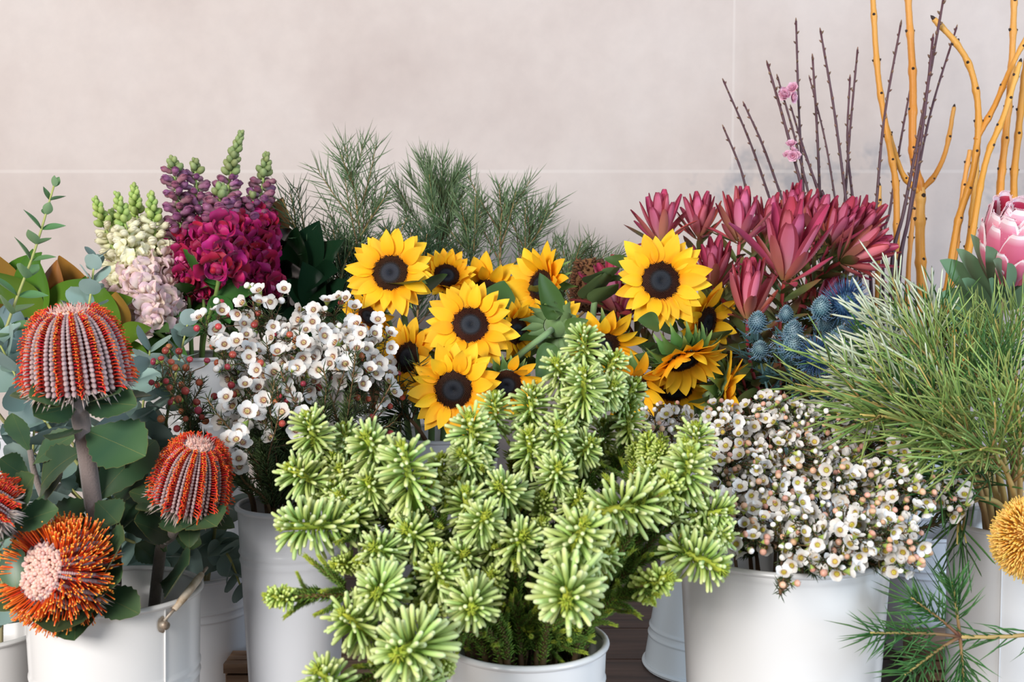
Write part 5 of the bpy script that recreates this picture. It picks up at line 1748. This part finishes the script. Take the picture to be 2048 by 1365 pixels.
# ------------------------------------------------------------------ bare twigs and yellow branches
M_TWIG = plant('dark_twig', [(0, (58, 40, 48)), (1, (92, 58, 66))], var=0.15, hue=0.01, rough=0.45)
M_TBUD = plant('twig_bud', [(0, (82, 56, 52)), (1, (150, 116, 92))], var=0.3, rough=0.7)
M_BLOS = plant('pink_blossom', [(0, (236, 160, 192)), (1, (246, 208, 226))], var=0.06, rough=0.6, trans=0.25)
M_YEL = plant('yellow_bark', [(0, (200, 130, 44)), (0.6, (216, 148, 60)), (1, (224, 166, 86))], var=0.07, hue=0.006, rough=0.45, bump=0.2, bscale=260)
M_YBUD = plant('dark_node_bud', [(0, (70, 50, 38)), (1, (44, 36, 36))], var=0.15, rough=0.6)


def twigs():
    mb = MB()
    mb.lathe([(0.35, -0.2), (0.5, 0.1), (0.42, 0.55), (0.18, 0.95), (0.01, 1.05)], 7)
    tb = mb.mesh('twig_bud', [M_TBUD])
    mb = MB()
    for ring in range(3):
        for i in range(6):
            a = 2 * PI * (i + 0.5 * ring) / 6
            mb.blade(RZ(a) @ RY(-(0.15 + 0.4 * ring)), 0.5 - 0.08 * ring, 0.22, s_round, curl=0.5, cup=0.3, nu=6, nv=4, wave=0.08)
    bl = mb.mesh('pink_blossom', [M_BLOS])

    def twig(label, pts, d, r=0.0026, key='twig', step=0.0155, blossoms=(), d1=None):
        w = [P(x, y, d + ((d1 or d) - d) * i / max(1, len(pts) - 1)) for i, (x, y) in enumerate(pts)]
        low = w[0] - (w[1] - w[0]) * 0.7
        b = root_in(key, 0.7)
        m = mouth(key, low, 0.85)
        path = [b] + spline([m, low] + w, 7)
        t = thing('budding_twig', label, 'twig', b, 'bare dark twigs by the wall')
        mb = MB()
        mb.tube(path, lambda u: r * (1.25 - 0.6 * u), 7, bump=lambda u, a: 0.1 * math.sin(u * 90))
        built('twig', mb, [M_TWIG], t)
        vis = spline(w, 8) if len(w) > 1 else path
        L = sum((vis[i + 1] - vis[i]).length for i in range(len(vis) - 1))
        k = min(34, max(3, int(L / step)))
        for i in range(k):
            p, tn = along(vis, (i + 0.6) / k)
            dd = frame(tn, i * 2.4 + U(-.3, .3)).to_3x3() @ V((0.8, 0, 0.75))
            part('bud', tb, t, T(p + dd.normalized() * r * 0.6) @ frame(dd) @ SCL(r * 1.35, r * 1.35, r * 2.0))
        part('bud', tb, t, T(vis[-1]) @ frame(vis[-1] - vis[-2]) @ SCL(r * 1.1, r * 1.1, r * 2.2))
        for (x, y, s) in blossoms:
            q = P(x, y, d)
            for j in range(5):
                part('blossom', bl, t, T(q + V((U(-s, s) * .45, U(-0.010, 0.004), U(-s, s) * .7))) @ frame((facing(U(-60, 60), U(-30, 50)))) @ SCL(s))
        return t
    w = twig
    w('bare twig leaning outermost, its tip lower than its neighbour', [(1500, 420), (1482, 340), (1447, 255)], 2.02)
    w('bare twig with the outermost high tip', [(1545, 415), (1502, 290), (1447, 162)], 2.05)
    w('bare twig third from the outer end, with knobbly tip', [(1572, 420), (1525, 290), (1488, 208)], 2.03)
    w('thick dark twig with pale buds leaning beside the pink blossoms', [(1610, 400), (1570, 250), (1535, 128)], 2.0, 0.0032)
    w('dark twig carrying two pink blossoms', [(1620, 400), (1588, 270), (1555, 154)], 1.98, blossoms=((1572, 197, 0.026), (1584, 300, 0.023)))
    w('slender twig with pale-tipped buds crossing behind the blossoms', [(1642, 400), (1608, 300), (1582, 215)], 2.02)
    w('tall bare twig rising straight above the pink blossoms', [(1608, 400), (1598, 230), (1592, 42)], 2.04, 0.0028)
    w('bare twig with many pale buds bending over the leucadendron tips', [(1640, 390), (1618, 330), (1600, 285)], 1.99, step=0.011)
    w('bare twig ending midway, closest to the tall straight ones', [(1640, 400), (1634, 260), (1625, 114)], 2.06, 0.003)
    w('tall bare twig second highest in the middle of the group', [(1692, 400), (1668, 220), (1641, 62)], 2.02, 0.0029)
    w('thin bare twig behind the middle of the group', [(1672, 410), (1650, 280), (1619, 155)], 2.08, 0.0022)
    w('bare twig rising steeply to a high tip beside the yellow branches', [(1690, 400), (1700, 260), (1715, 100)], 2.04, 0.0027)
    w('bare twig crossing the steep one, with a blunt tip', [(1708, 420), (1695, 290), (1700, 155)], 2.06, 0.0027)
    w('dark twig crossing in front of the tall forked yellow branch', [(1752, 420), (1768, 240), (1802, 46)], 1.98, 0.0028)
    w('dark twig between the two tall yellow branches, half height', [(1780, 420), (1800, 290), (1820, 180)], 2.14, 0.0027)
    w('dark twig rising past the top of the picture', [(1808, 420), (1845, 230), (1890, -20)], 2.0, 0.0034)
    w('dark twig bundled close to the one leaving the picture', [(1818, 430), (1846, 250), (1866, 75)], 1.97, 0.0034)
    w('thin dark twig ending before the hooked yellow branch', [(1820, 430), (1860, 230), (1913, 55)], 2.04, 0.0027)

    nd = MB()
    nd.lathe([(0.5, -0.2), (0.56, 0.1), (0.42, 0.5), (0.01, 0.9)], 9)
    ndm = nd.mesh('yellow_branch_bud', [M_YBUD])

    def yellow(label, pts, d, r, forks=(), key='twig', step=0.058, tip=False, d1=None):
        w = [P(x, y, d + ((d1 or d) - d) * i / max(1, len(pts) - 1)) for i, (x, y) in enumerate(pts)]
        b = root_in(key, 0.7)
        m = mouth(key, w[0], 0.85)
        path = [b] + spline([m] + w, 8)
        t = thing('yellow_branch', label, 'branch', b, 'yellow branches by the wall')

        def limb(path, vis, r, tip, nm):
            n = len(path)
            L = sum((vis[i + 1] - vis[i]).length for i in range(len(vis) - 1))
            k = max(2, int(L / step))
            at = [(i + 0.5 + U(-0.15, 0.15)) / k for i in range(k)]
            fine = spline(path, 3)
            N = len(fine)
            nodes = [along(vis, q)[0] for q in at]
            fine = [p + jit(0.00025) for p in fine]
            rad = []
            for i, p in enumerate(fine):
                q = min((p - x).length for x in nodes)
                rad.append(r * (1.08 - 0.3 * i / N) * (1 + 0.26 * math.exp(-(q / 0.008) ** 2)))
            mb = MB()
            mb.tube(fine, rad, 10)
            lb = built(nm, mb, [M_YEL], t)
            for j, q in enumerate(at):
                p, tn = along(vis, q)
                f = frame(tn, 1.571 * j + U(-0.3, 0.3)).to_3x3()
                for s in (-1, 1):
                    dd = f @ V((s, 0, 0.55))
                    part('bud', ndm, lb, T(p + dd.normalized() * r * 0.85) @ frame(dd) @ SCL(r * 0.62 + 0.0016))
            if tip:
                part('tip_bud', ndm, lb, T(vis[-1]) @ frame(vis[-1] - vis[-2]) @ SCL(r * 1.05, r * 1.05, r * 1.7))
        limb(path, spline(w, 8), r, tip, 'stem')
        for (pts, fr, tp) in forks:
            fw = spline([P(x, y, d) for x, y in pts], 7)
            limb(fw, fw, fr, tp, 'fork')
        return t
    y = yellow
    y('tall yellow branch curving out at the top, its fork meeting the thick trunk', [(1790, 640), (1793, 400), (1780, 300), (1757, 160), (1746, 0), (1744, -60)], 2.06, 0.0058)
    y('thick yellow branch forking twice below two straight arms', [(1842, 640), (1840, 480), (1842, 375)], 2.10, 0.0098, forks=(
        ([(1842, 385), (1826, 300), (1826, 170), (1820, 60), (1814, -40)], 0.0072, False), ([(1845, 378), (1870, 350), (1892, 300), (1908, 215)], 0.0048, True), ([(1838, 385), (1806, 350), (1785, 290), (1770, 240)], 0.005, False)))
    y('short yellow branch cut off low among the leucadendron tips', [(1755, 640), (1757, 500), (1759, 372)], 2.02, 0.0046, tip=True)
    y('thin yellow branch standing behind the thick forked one', [(1812, 660), (1818, 520), (1832, 380)], 2.16, 0.005)
    y('hooked yellow branch with a black knob at its bent top', [(1885, 640), (1915, 450), (1945, 350), (1957, 240), (1945, 150), (1915, 90), (1868, 38)], 2.02, 0.0062, tip=True, forks=(([(1952, 280), (1990, 210), (2020, 140), (2060, 60)], 0.005, False),))
    y('yellow branch rising straight from behind the protea', [(1930, 540), (1945, 420), (1955, 300)], 2.08, 0.006)
    y('slanting yellow branch with a black tip near the picture edge', [(1935, 520), (1970, 330), (2008, 230), (2040, 125)], 2.0, 0.0056, tip=True)
    y('tall yellow branch at the picture edge leaving the top', [(1985, 480), (2005, 330), (2022, 150), (2030, -40)], 2.06, 0.0066)
    y('thick yellow branch beside the picture edge, leaning out', [(2010, 480), (2030, 330), (2048, 160), (2075, -20)], 2.1, 0.0066)
    y('thin yellow branch behind the slanting one', [(1990, 500), (1996, 400), (2002, 320)], 2.14, 0.005)
    y('yellow branch low beside the protea leaves', [(1895, 640), (1905, 560), (1925, 390), (1940, 300)], 2.12, 0.0052)


PLANTS.append(twigs)

# ------------------------------------------------------------------ protea
M_PRO = plant('protea_bract', [(0, (180, 26, 66)), (0.9, (196, 36, 80)), (1, (226, 130, 150))], var=0.08, hue=0.01, rough=0.7, sheen=0.3, back=[(0, (180, 40, 74)), (0.45, (204, 72, 106)), (0.82, (220, 112, 140)), (0.98, (242, 204, 214))])
M_PROE = plant('protea_fringe', [(0, (234, 180, 196)), (1, (246, 224, 230))], rough=0.9)
M_PROC = plant('protea_centre', [(0, (170, 110, 130)), (1, (206, 166, 182))], var=0.15, rough=0.8)
M_PROL = plant('protea_leaf', [(0, (104, 132, 100)), (1, (118, 148, 112))], var=0.12, hue=0.012, rough=0.55, trans=0.08)
M_PROS = plant('protea_stalk', [(0, (110, 90, 66)), (1, (130, 110, 80))], rough=0.8)


def protea():
    br = []
    for i in range(3):
        mb = MB()
        mb.blade(Matrix.Identity(4), 1, U(0.22, 0.25), lambda u: max(0.2, math.sin(PI * (0.12 + 0.83 * u) ** 1.2) ** 0.7), curl=0.5, cup=0.45, nu=16, nv=10)
        for i2 in range(5, 16):
            for j in (0, 9):
                mb.m[i2 * 10 + j] = 1
            if i2 == 15:
                mb.m[i2 * 10:i2 * 10 + 10] = [1] * 10
        for i2 in range(7, 17):
            for j in (0, 10):
                mb.needle(mb.v[i2 * 11 + j], V((1, (-1 if j == 0 else 1) * 0.35, 0.1)), 0.028, 0.005, mi=1)
        for j in range(11):
            mb.needle(mb.v[16 * 11 + j], V((1, (j - 5) * 0.12, 0.1)), 0.028, 0.006, mi=1)
        br.append(mb.mesh('protea_bract', [M_PRO, M_PROE]))
    lf = []
    for i in range(3):
        mb = MB()
        mb.blade(Matrix.Identity(4), 1, U(0.15, 0.19), lambda u: math.sin(PI * (0.06 + 0.92 * u) ** 1.2) ** 0.8 if u < 1 else 0.05, curl=U(-0.3, 0.3), cup=0.3, nu=10, nv=4)
        lf.append(mb.mesh('protea_leaf', [M_PROL]))
    c = P(2012, 548, 1.70)
    ax = facing(-6, 56)
    H = S(156, 1.70)
    path = stem_path('grev', c, ax, n=12, k=0.5)
    t = thing('protea', 'large pink protea with white-edged bracts at the picture edge', 'flower', path[0])
    mb = MB()
    mb.tube(path, lambda u: 0.006, 9)
    built('stalk', mb, [M_PROS], t)
    F = T(c) @ frame(ax, 0.2)
    mb = MB()
    mb.lathe([(0.15, 0), (0.30, 0.15), (0.33, 0.4), (0.28, 0.62), (0.16, 0.80), (0.01, 0.86)], 24, 0)
    for i in range(260):
        u = (i + 0.5) / 260
        a = i * 2.39996
        r = 0.32 * math.cos(u * 1.45) ** 0.7
        mb.needle(V((r * math.cos(a), r * math.sin(a), 0.35 + 0.5 * u)), V((math.cos(a) * 0.4, math.sin(a) * 0.4, 1)), 0.07, 0.014)
    fh = part('flower_head', mb.mesh('protea_centre', [M_PROC]), t, F @ SCL(H))
    for ring, (k, e, L, r) in enumerate(((9, 1.34, 1.00, 0.30), (9, 1.24, 0.98, 0.36), (9, 1.12, 0.84, 0.36), (9, 0.95, 0.56, 0.32), (8, 0.7, 0.36, 0.26))):
        for i in range(k):
            a = 2 * PI * (i + 0.5 * ring + U(-0.08, 0.08)) / k
            q = H * L * U(0.94, 1.05)
            part('bract', RNG.choice(br), fh, F @ RZ(a) @ T(V((H * r * 0.8, 0, 0))) @ RY(-(e + 0.04 + U(-0.05, 0.05))) @ SCL(q))
    for (x0, y0, d0, x1, y1, d1) in ((2000, 590, 1.7, 1935, 470, 1.66), (1995, 620, 1.7, 1865, 525, 1.64), (1998, 610, 1.7, 1905, 500, 1.64), (2005, 600, 1.7, 1965, 490, 1.62), (2010, 600, 1.7, 2000, 520, 1.60), (2020, 600, 1.7, 2055, 500, 1.64), (2000, 640, 1.7, 1885, 590, 1.62), (2015, 620, 1.7, 2080, 560, 1.62), (2010, 610, 1.68, 2025, 530, 1.6), (2000, 650, 1.7, 1915, 560, 1.62), (2005, 650, 1.7, 1960, 560, 1.6), (2000, 660, 1.7, 1900, 640, 1.62)):
        leaf_between(t, lf, P(x0, y0, d0), P(x1, y1, d1), V((U(-0.3, 0.3), -0.9, 0.5)))


PLANTS.append(protea)

# ------------------------------------------------------------------ needle foliage
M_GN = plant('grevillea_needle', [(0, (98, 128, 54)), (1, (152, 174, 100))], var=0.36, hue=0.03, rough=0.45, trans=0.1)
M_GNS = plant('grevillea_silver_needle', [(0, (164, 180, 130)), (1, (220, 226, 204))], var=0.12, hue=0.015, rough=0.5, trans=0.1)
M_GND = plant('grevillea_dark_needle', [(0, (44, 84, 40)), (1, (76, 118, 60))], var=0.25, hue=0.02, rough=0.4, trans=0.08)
M_GW = plant('grevillea_wood', [(0, (130, 100, 58)), (1, (196, 176, 104))], var=0.15, rough=0.7)
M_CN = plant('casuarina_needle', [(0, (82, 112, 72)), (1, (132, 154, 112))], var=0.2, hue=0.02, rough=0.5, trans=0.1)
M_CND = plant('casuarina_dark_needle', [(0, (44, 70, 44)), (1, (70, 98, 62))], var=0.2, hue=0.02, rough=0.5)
M_CW = plant('casuarina_wood', [(0, (112, 84, 62)), (1, (158, 132, 84))], var=0.15, rough=0.7)
M_PN = plant('pine_needle', [(0, (44, 92, 44)), (1, (86, 130, 70))], var=0.2, hue=0.015, rough=0.4, trans=0.08)
M_PW = plant('pine_wood', [(0, (112, 70, 56)), (1, (182, 160, 96))], var=0.1, rough=0.6)


def needle_run(mb, path, n, L, r, el, spread=0.25, droop=0.15, u0=0.1, u1=1.0, mi=0, strap=False):
    for k in range(n):
        u = u0 + (u1 - u0) * (k + RNG.random()) / n
        p, tn = along(path, u)
        f = frame(tn, k * 2.39996 + U(-0.3, 0.3)).to_3x3()
        e = el + U(-spread, spread)
        d = f @ V((math.cos(e), 0, math.sin(e)))
        q = L * U(0.6, 1.2) * (0.75 + 0.25 * math.sin(PI * min(1, u * 1.1)))
        (mb.strap if strap else mb.needle)(p, d, q, r, tn * q * U(0.05, 0.45) + V((0, 0, -droop * q * U(0, 1))), mi)


def foliage_branch(name, label, cat, group, key, pts, d, d1, sub, n, L, r, mats, el=0.85, wood=0.003, start=None, sublen=0.10, root=True, alln=1.0, strap=False):
    w = [P(x, y, d + (d1 - d) * i / max(1, len(pts) - 1)) for i, (x, y) in enumerate(pts)]
    if root:
        b = root_in(key, 0.7)
        m = mouth(key, w[0], 0.85)
        path = [b] + spline([m] + w, 6)
    else:
        path = spline(w, 8)
        b = path[0]
    vis = spline(w, 8) if len(w) > 1 else path
    t = thing(name, label, cat, b, group)
    mb = MB()
    mb.tube(path, lambda u: wood * (1.2 - 0.8 * u), 7)
    built('wood', mb, [mats[1]], t)
    mb = MB()
    needle_run(mb, vis, int(n * alln), L, r, el, u0=0.15, strap=strap)
    built('needle_foliage', mb, [mats[0]], t)
    for i in range(sub):
        p, tn = along(vis, 0.12 + 0.78 * (i + U(0, 0.8)) / sub)
        f = frame(tn, i * 2.4 + U(-0.4, 0.4)).to_3x3()
        dd = f @ V((math.cos(0.85), 0, math.sin(0.85)))
        q = sublen * U(0.7, 1.2) * (1 - 0.72 * i / sub)
        tw = bez(p, p + dd * q * 0.4, p + dd * q * 0.75 + tn * q * 0.15, p + dd * q + tn * q * 0.35, 8)
        mb = MB()
        mb.tube(tw, lambda u: wood * 0.5 * (1 - 0.6 * u), 6, 1)
        needle_run(mb, tw, int(n * 0.45 * (0.4 + 0.6 * q / sublen)), L, r, el, u0=0.1, strap=strap)
        built('side_branch', mb, mats, t)
    return t


def needles():
    g = 'feathery needle branches against the wall'
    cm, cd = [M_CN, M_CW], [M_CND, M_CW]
    f = foliage_branch
    a = ('casuarina_branch',)
    f('casuarina_branch', 'tallest feathery needle branch against the wall above the highest sunflower', 'branch', g, 'casu', [(725, 660), (724, 520), (712, 400), (700, 340)], 2.02, 2.0, 9, 90, 0.052, 0.0009, cm, sublen=0.14)
    f('casuarina_branch', 'feathery needle branch beside the tallest, leaning over it', 'branch', g, 'casu', [(690, 640), (685, 540), (735, 450), (752, 410)], 2.0, 2.0, 6, 70, 0.045, 0.0009, cm, sublen=0.10)
    f('casuarina_branch', 'bushy pale green needle branch behind the half-open sunflower', 'branch', g, 'casu', [(885, 600), (880, 500), (880, 420), (885, 375)], 2.06, 2.06, 18, 150, 0.05, 0.0008, cm, sublen=0.13, el=1.1)
    f('casuarina_branch', 'feathery needle branch with brown twigs right of the bushy one'.replace('right of', 'next to'), 'branch', g, 'casu', [(950, 600), (940, 510), (932, 440)], 2.02, 2.02, 9, 90, 0.045, 0.0009, cm, sublen=0.12)
    f('casuarina_branch', 'feathery needle branch with forked brown tip above the partial sunflower', 'branch', g, 'casu', [(990, 600), (1000, 510), (1002, 440), (1012, 405)], 2.0, 2.0, 8, 70, 0.048, 0.0009, cm, sublen=0.12)
    f('casuarina_branch', 'feathery needle branch behind the sunflower turned aside', 'branch', g, 'casu', [(1045, 600), (1055, 510), (1064, 440)], 2.02, 2.02, 9, 80, 0.045, 0.0009, cm, sublen=0.11)
    f('casuarina_branch', 'low feathery needle branch leaning toward the leucadendrons', 'branch', g, 'casu', [(1120, 640), (1130, 570), (1145, 510)], 2.0, 2.0, 8, 80, 0.042, 0.0008, cm, sublen=0.09)
    f('casuarina_branch', 'lowest feathery needle branch spreading before the wall', 'branch', g, 'casu', [(1150, 640), (1175, 580), (1200, 530)], 2.02, 2.02, 8, 80, 0.042, 0.0008, cm, sublen=0.09)
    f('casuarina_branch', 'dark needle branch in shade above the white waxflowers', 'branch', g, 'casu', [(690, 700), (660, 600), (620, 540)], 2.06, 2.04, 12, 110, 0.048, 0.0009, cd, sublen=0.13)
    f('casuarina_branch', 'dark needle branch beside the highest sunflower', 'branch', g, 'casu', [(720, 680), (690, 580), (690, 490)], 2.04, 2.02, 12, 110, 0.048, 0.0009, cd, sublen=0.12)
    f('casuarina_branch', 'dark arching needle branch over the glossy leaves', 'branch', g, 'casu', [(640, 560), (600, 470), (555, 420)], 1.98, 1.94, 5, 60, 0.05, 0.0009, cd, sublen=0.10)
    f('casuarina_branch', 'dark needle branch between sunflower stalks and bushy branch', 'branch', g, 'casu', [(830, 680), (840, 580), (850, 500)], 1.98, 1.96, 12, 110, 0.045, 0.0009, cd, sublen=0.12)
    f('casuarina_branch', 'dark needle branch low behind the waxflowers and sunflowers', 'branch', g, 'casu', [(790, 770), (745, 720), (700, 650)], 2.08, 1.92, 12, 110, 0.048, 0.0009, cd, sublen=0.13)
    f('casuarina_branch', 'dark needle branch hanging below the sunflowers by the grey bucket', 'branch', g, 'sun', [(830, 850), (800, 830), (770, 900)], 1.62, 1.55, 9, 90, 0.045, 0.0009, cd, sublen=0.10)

    g = 'needle foliage branches on the right'
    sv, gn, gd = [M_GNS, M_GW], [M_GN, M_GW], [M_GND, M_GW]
    b = 'grev'
    def gr(label, pts, d, d1, mats, sub=5, n=46, L=0.05, key='grev', sublen=0.09, r=0.0015, el=0.7):
        f('grevillea_branch', label, 'branch', g, key, pts, d, d1, sub, int(n * 0.66), L * 1.2, r * (1.25 if mats is sv else 0.9), mats, el=0.95, strap=True, wood=0.0032, sublen=sublen)
    gr('silvery needle branch whose tip points at the bare twigs', [(1960, 900), (1900, 760), (1830, 660), (1785, 590)], 1.34, 1.42, sv, 4, 54, sublen=0.08)
    gr('silvery needle branch tip low beside the sea holly', [(1960, 920), (1880, 800), (1800, 720), (1760, 690)], 1.30, 1.36, sv, 5, 50)
    gr('thin-needled branch reaching farthest out under the sea holly', [(1960, 960), (1840, 860), (1710, 795), (1590, 780)], 1.28, 1.32, gn, 5, 50, 0.048)
    gr('yellow-green needle branch drooping over the small waxflowers', [(1980, 960), (1900, 880), (1800, 840), (1720, 830)], 1.24, 1.2, gn, 6, 54)
    gr('needle branch with yellow twigs standing upright before the protea', [(1990, 900), (1960, 780), (1950, 730), (1945, 670)], 1.36, 1.40, gn, 7, 56)
    gr('needle branch at the picture edge below the protea', [(2030, 900), (2030, 780), (2020, 730), (2015, 670)], 1.36, 1.38, gn, 7, 56)
    gr('needle branch in the middle of the mass, pale twigs showing', [(1980, 940), (1920, 830), (1880, 740), (1860, 690)], 1.30, 1.32, gn, 7, 56)
    gr('bright green needle branch hanging above the yellow banksia', [(2000, 960), (1960, 900), (1900, 870), (1870, 880)], 1.22, 1.14, gn, 7, 60)
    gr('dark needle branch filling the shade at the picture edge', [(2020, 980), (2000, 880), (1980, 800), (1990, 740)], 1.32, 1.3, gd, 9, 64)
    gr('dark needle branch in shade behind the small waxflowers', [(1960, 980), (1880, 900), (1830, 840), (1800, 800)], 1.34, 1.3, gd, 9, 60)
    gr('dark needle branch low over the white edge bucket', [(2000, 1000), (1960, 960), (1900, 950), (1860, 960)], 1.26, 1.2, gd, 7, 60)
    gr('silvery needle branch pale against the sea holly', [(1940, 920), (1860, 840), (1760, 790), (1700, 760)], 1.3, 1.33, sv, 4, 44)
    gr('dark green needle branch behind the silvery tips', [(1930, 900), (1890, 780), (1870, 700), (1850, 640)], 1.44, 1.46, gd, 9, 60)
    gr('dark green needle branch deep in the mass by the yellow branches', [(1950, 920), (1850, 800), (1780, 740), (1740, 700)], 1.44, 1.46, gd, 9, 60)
    gr('bright needle tuft leaning out over the yellow banksia', [(2030, 1000), (2010, 940), (1980, 900), (1960, 900)], 1.18, 1.10, gn, 5, 56)
    gr('needle branch at the picture edge above the yellow banksia', [(2040, 1000), (2040, 920), (2040, 860), (2035, 800)], 1.24, 1.2, gn, 8, 60)
    gr('needle branch hanging down beside the yellow banksia', [(2000, 1010), (1950, 1000), (1920, 1040), (1915, 1090)], 1.24, 1.2, gd, 4, 24, 0.04, sublen=0.05)

    # the flat sprig low at the edge
    t = thing('pine_sprig', 'long-needled green sprig spread low over the edge bucket', 'sprig', root_in('grev', 0.5))
    hub = P(1920, 1275, 1.10)
    mb = MB()
    over = P(2215, 1015, 1.24)
    mb.tube([t.location.copy()] + spline([mouth('grev', over, 0.85), over, P(2260, 1130, 1.19), P(2190, 1245, 1.16), P(2040, 1272, 1.12), hub], 6), lambda u: 0.0026 - 0.0006 * u, 7)
    built('wood', mb, [M_PW], t)
    mb = MB()
    needle_run(mb, spline([P(2190, 1250, 1.15), P(2040, 1272, 1.12), hub], 6), 34, 0.04, 0.0009, 0.9)
    built('needle_foliage', mb, [M_PN], t)
    for (x, y, d, n) in ((1740, 1266, 1.05, 62), (1822, 1195, 1.08, 58), (1905, 1165, 1.09, 56), (1810, 1350, 1.05, 58), (1928, 1375, 1.07, 50)):
        e = P(x, y, d)
        tw = bez(hub, hub.lerp(e, 0.35) + V((0, 0, 0.004)), hub.lerp(e, 0.7), e, 10)
        mb = MB()
        mb.tube(tw, lambda u: 0.0018 - 0.0009 * u, 6, 1)
        needle_run(mb, tw, int(n * 0.9), 0.042, 0.0009, 0.75, u0=0.25, droop=0.08)
        built('side_branch', mb, [M_PN, M_PW], t)


PLANTS.append(needles)


def edge_banksia():
    c = P(2058, 1088, 1.16)
    ax = facing(-18, 38)
    pts = stem_path('grev', c, ax, n=10, k=0.6)
    t = thing('banksia', 'golden yellow banksia cone cut by the picture edge', 'flower', pts[0], None)
    mb = MB()
    mb.tube(pts, lambda u: 0.006, 9)
    built('stalk', mb, [M_BSTEM], t)
    F = T(c - ax * 0.02) @ frame(ax)
    mb = MB()
    R, H = 0.028, 0.075
    mb.lathe([(0.001, 0)] + [(R * 0.8 * math.sin(PI * (0.15 + 0.8 * i / 10)) ** 0.4 if i < 10 else 0.002, H * i / 10) for i in range(11)], 24)
    part('cone', mb.mesh('banksia_cone', [M_STYLE_Y]), t, F)
    mb = MB()
    for i in range(1500):
        u = (i + 0.5) / 1500
        a = i * 2.39996
        e = -0.2 + 1.5 * u ** 2 + U(-0.25, 0.25)
        d = V((math.cos(a) * math.cos(e), math.sin(a) * math.cos(e), math.sin(e)))
        r = R * 0.75 * math.sin(PI * (0.15 + 0.8 * u)) ** 0.4
        p = V((r * math.cos(a), r * math.sin(a), H * u))
        mb.tube([p, p + d * 0.009, p + d * U(0.014, 0.019) + jit(0.0015)], [0.0005, 0.00045, 0.0007], 4)
    part('style_fringe', mb.mesh('banksia_styles', [M_STYLE_Y]), t, F)
    # a spent brown cone among the sunflowers' stalks
    c = P(1180, 588, 1.86)
    pts = stem_path('sun2', c - V((0, 0, 0.03)), V((0, 0, 1)), n=8, k=0.6)
    t = thing('dry_banksia', 'spent brown banksia cone behind the sunflower turned aside', 'flower', pts[0])
    mb = MB()
    mb.tube(pts, lambda u: 0.005, 8)
    built('stalk', mb, [M_BSTEM], t)
    mb = MB()
    for i in range(520):
        u = (i + 0.5) / 520
        a = i * 2.39996
        r = 0.026 * math.sin(PI * (0.2 + 0.7 * u)) ** 0.5
        a += U(-0.5, 0.5)
        d = V((math.cos(a), math.sin(a), U(-0.3, 0.8)))
        mb.needle(V((r * math.cos(a), r * math.sin(a), 0.085 * u)), d, U(0.006, 0.013), U(0.0012, 0.0026), jit(0.003))
    mb.lathe([(0.01, 0), (0.024, 0.01), (0.026, 0.05), (0.014, 0.085), (0.001, 0.088)], 16)
    part('cone', mb.mesh('dry_cone', [plant('dry_cone', [(0, (70, 44, 30)), (1, (124, 82, 52))], var=0.35, rough=0.8)]), t, T(c - V((0, 0, 0.03))))


PLANTS.append(edge_banksia)
# ------------------------------------------------------------------ light and camera
def lights():
    w = bpy.data.worlds.new('daylight')
    SC.world = w
    w.use_nodes = True
    nt = w.node_tree
    bg = nt.nodes['Background']
    bg.inputs[0].default_value = (0.86, 0.92, 1.0, 1)
    bg.inputs[1].default_value = 0.30

    def area(name, loc, target, sx, sy, power, col):
        l = bpy.data.lights.new(name, 'AREA')
        l.shape = 'RECTANGLE'
        l.size, l.size_y = sx, sy
        l.energy = power
        l.color = col
        o = bpy.data.objects.new(name, l)
        COL.objects.link(o)
        o.location = loc
        d = V(target) - V(loc)
        o.rotation_euler = d.to_track_quat('-Z', 'Y').to_euler()
    area('shop_window_daylight', (-1.9, -2.1, 2.0), (0.45, 1.8, 0.5), 1.6, 1.6, 246, (1.0, 0.965, 0.92))
    area('cool_side_fill', (2.3, -0.6, 1.2), (0.4, 2.0, 0.6), 0.9, 1.6, 74, (0.66, 0.82, 1.0))  # unseen bluish fill added on the right to lift and cool the wall


def camera():
    c = bpy.data.cameras.new('camera')
    c.lens, c.sensor_width = 40.0, 36.0
    c.clip_start, c.clip_end = 0.05, 30
    o = bpy.data.objects.new('camera', c)
    COL.objects.link(o)
    o.location = CAM
    o.rotation_euler = (PI / 2 - PITCH, 0, 0)
    c.dof.use_dof = True
    c.dof.focus_distance = 1.5
    c.dof.aperture_fstop = 11
    SC.camera = o
    vs = SC.view_settings
    vs.view_transform = 'Standard'
    vs.look = 'None'
    vs.gamma = 1
    vs.use_curve_mapping = False
    vs.exposure = -0.12
room()
buckets()
for fn in PLANTS:
    fn()
lights()
camera()
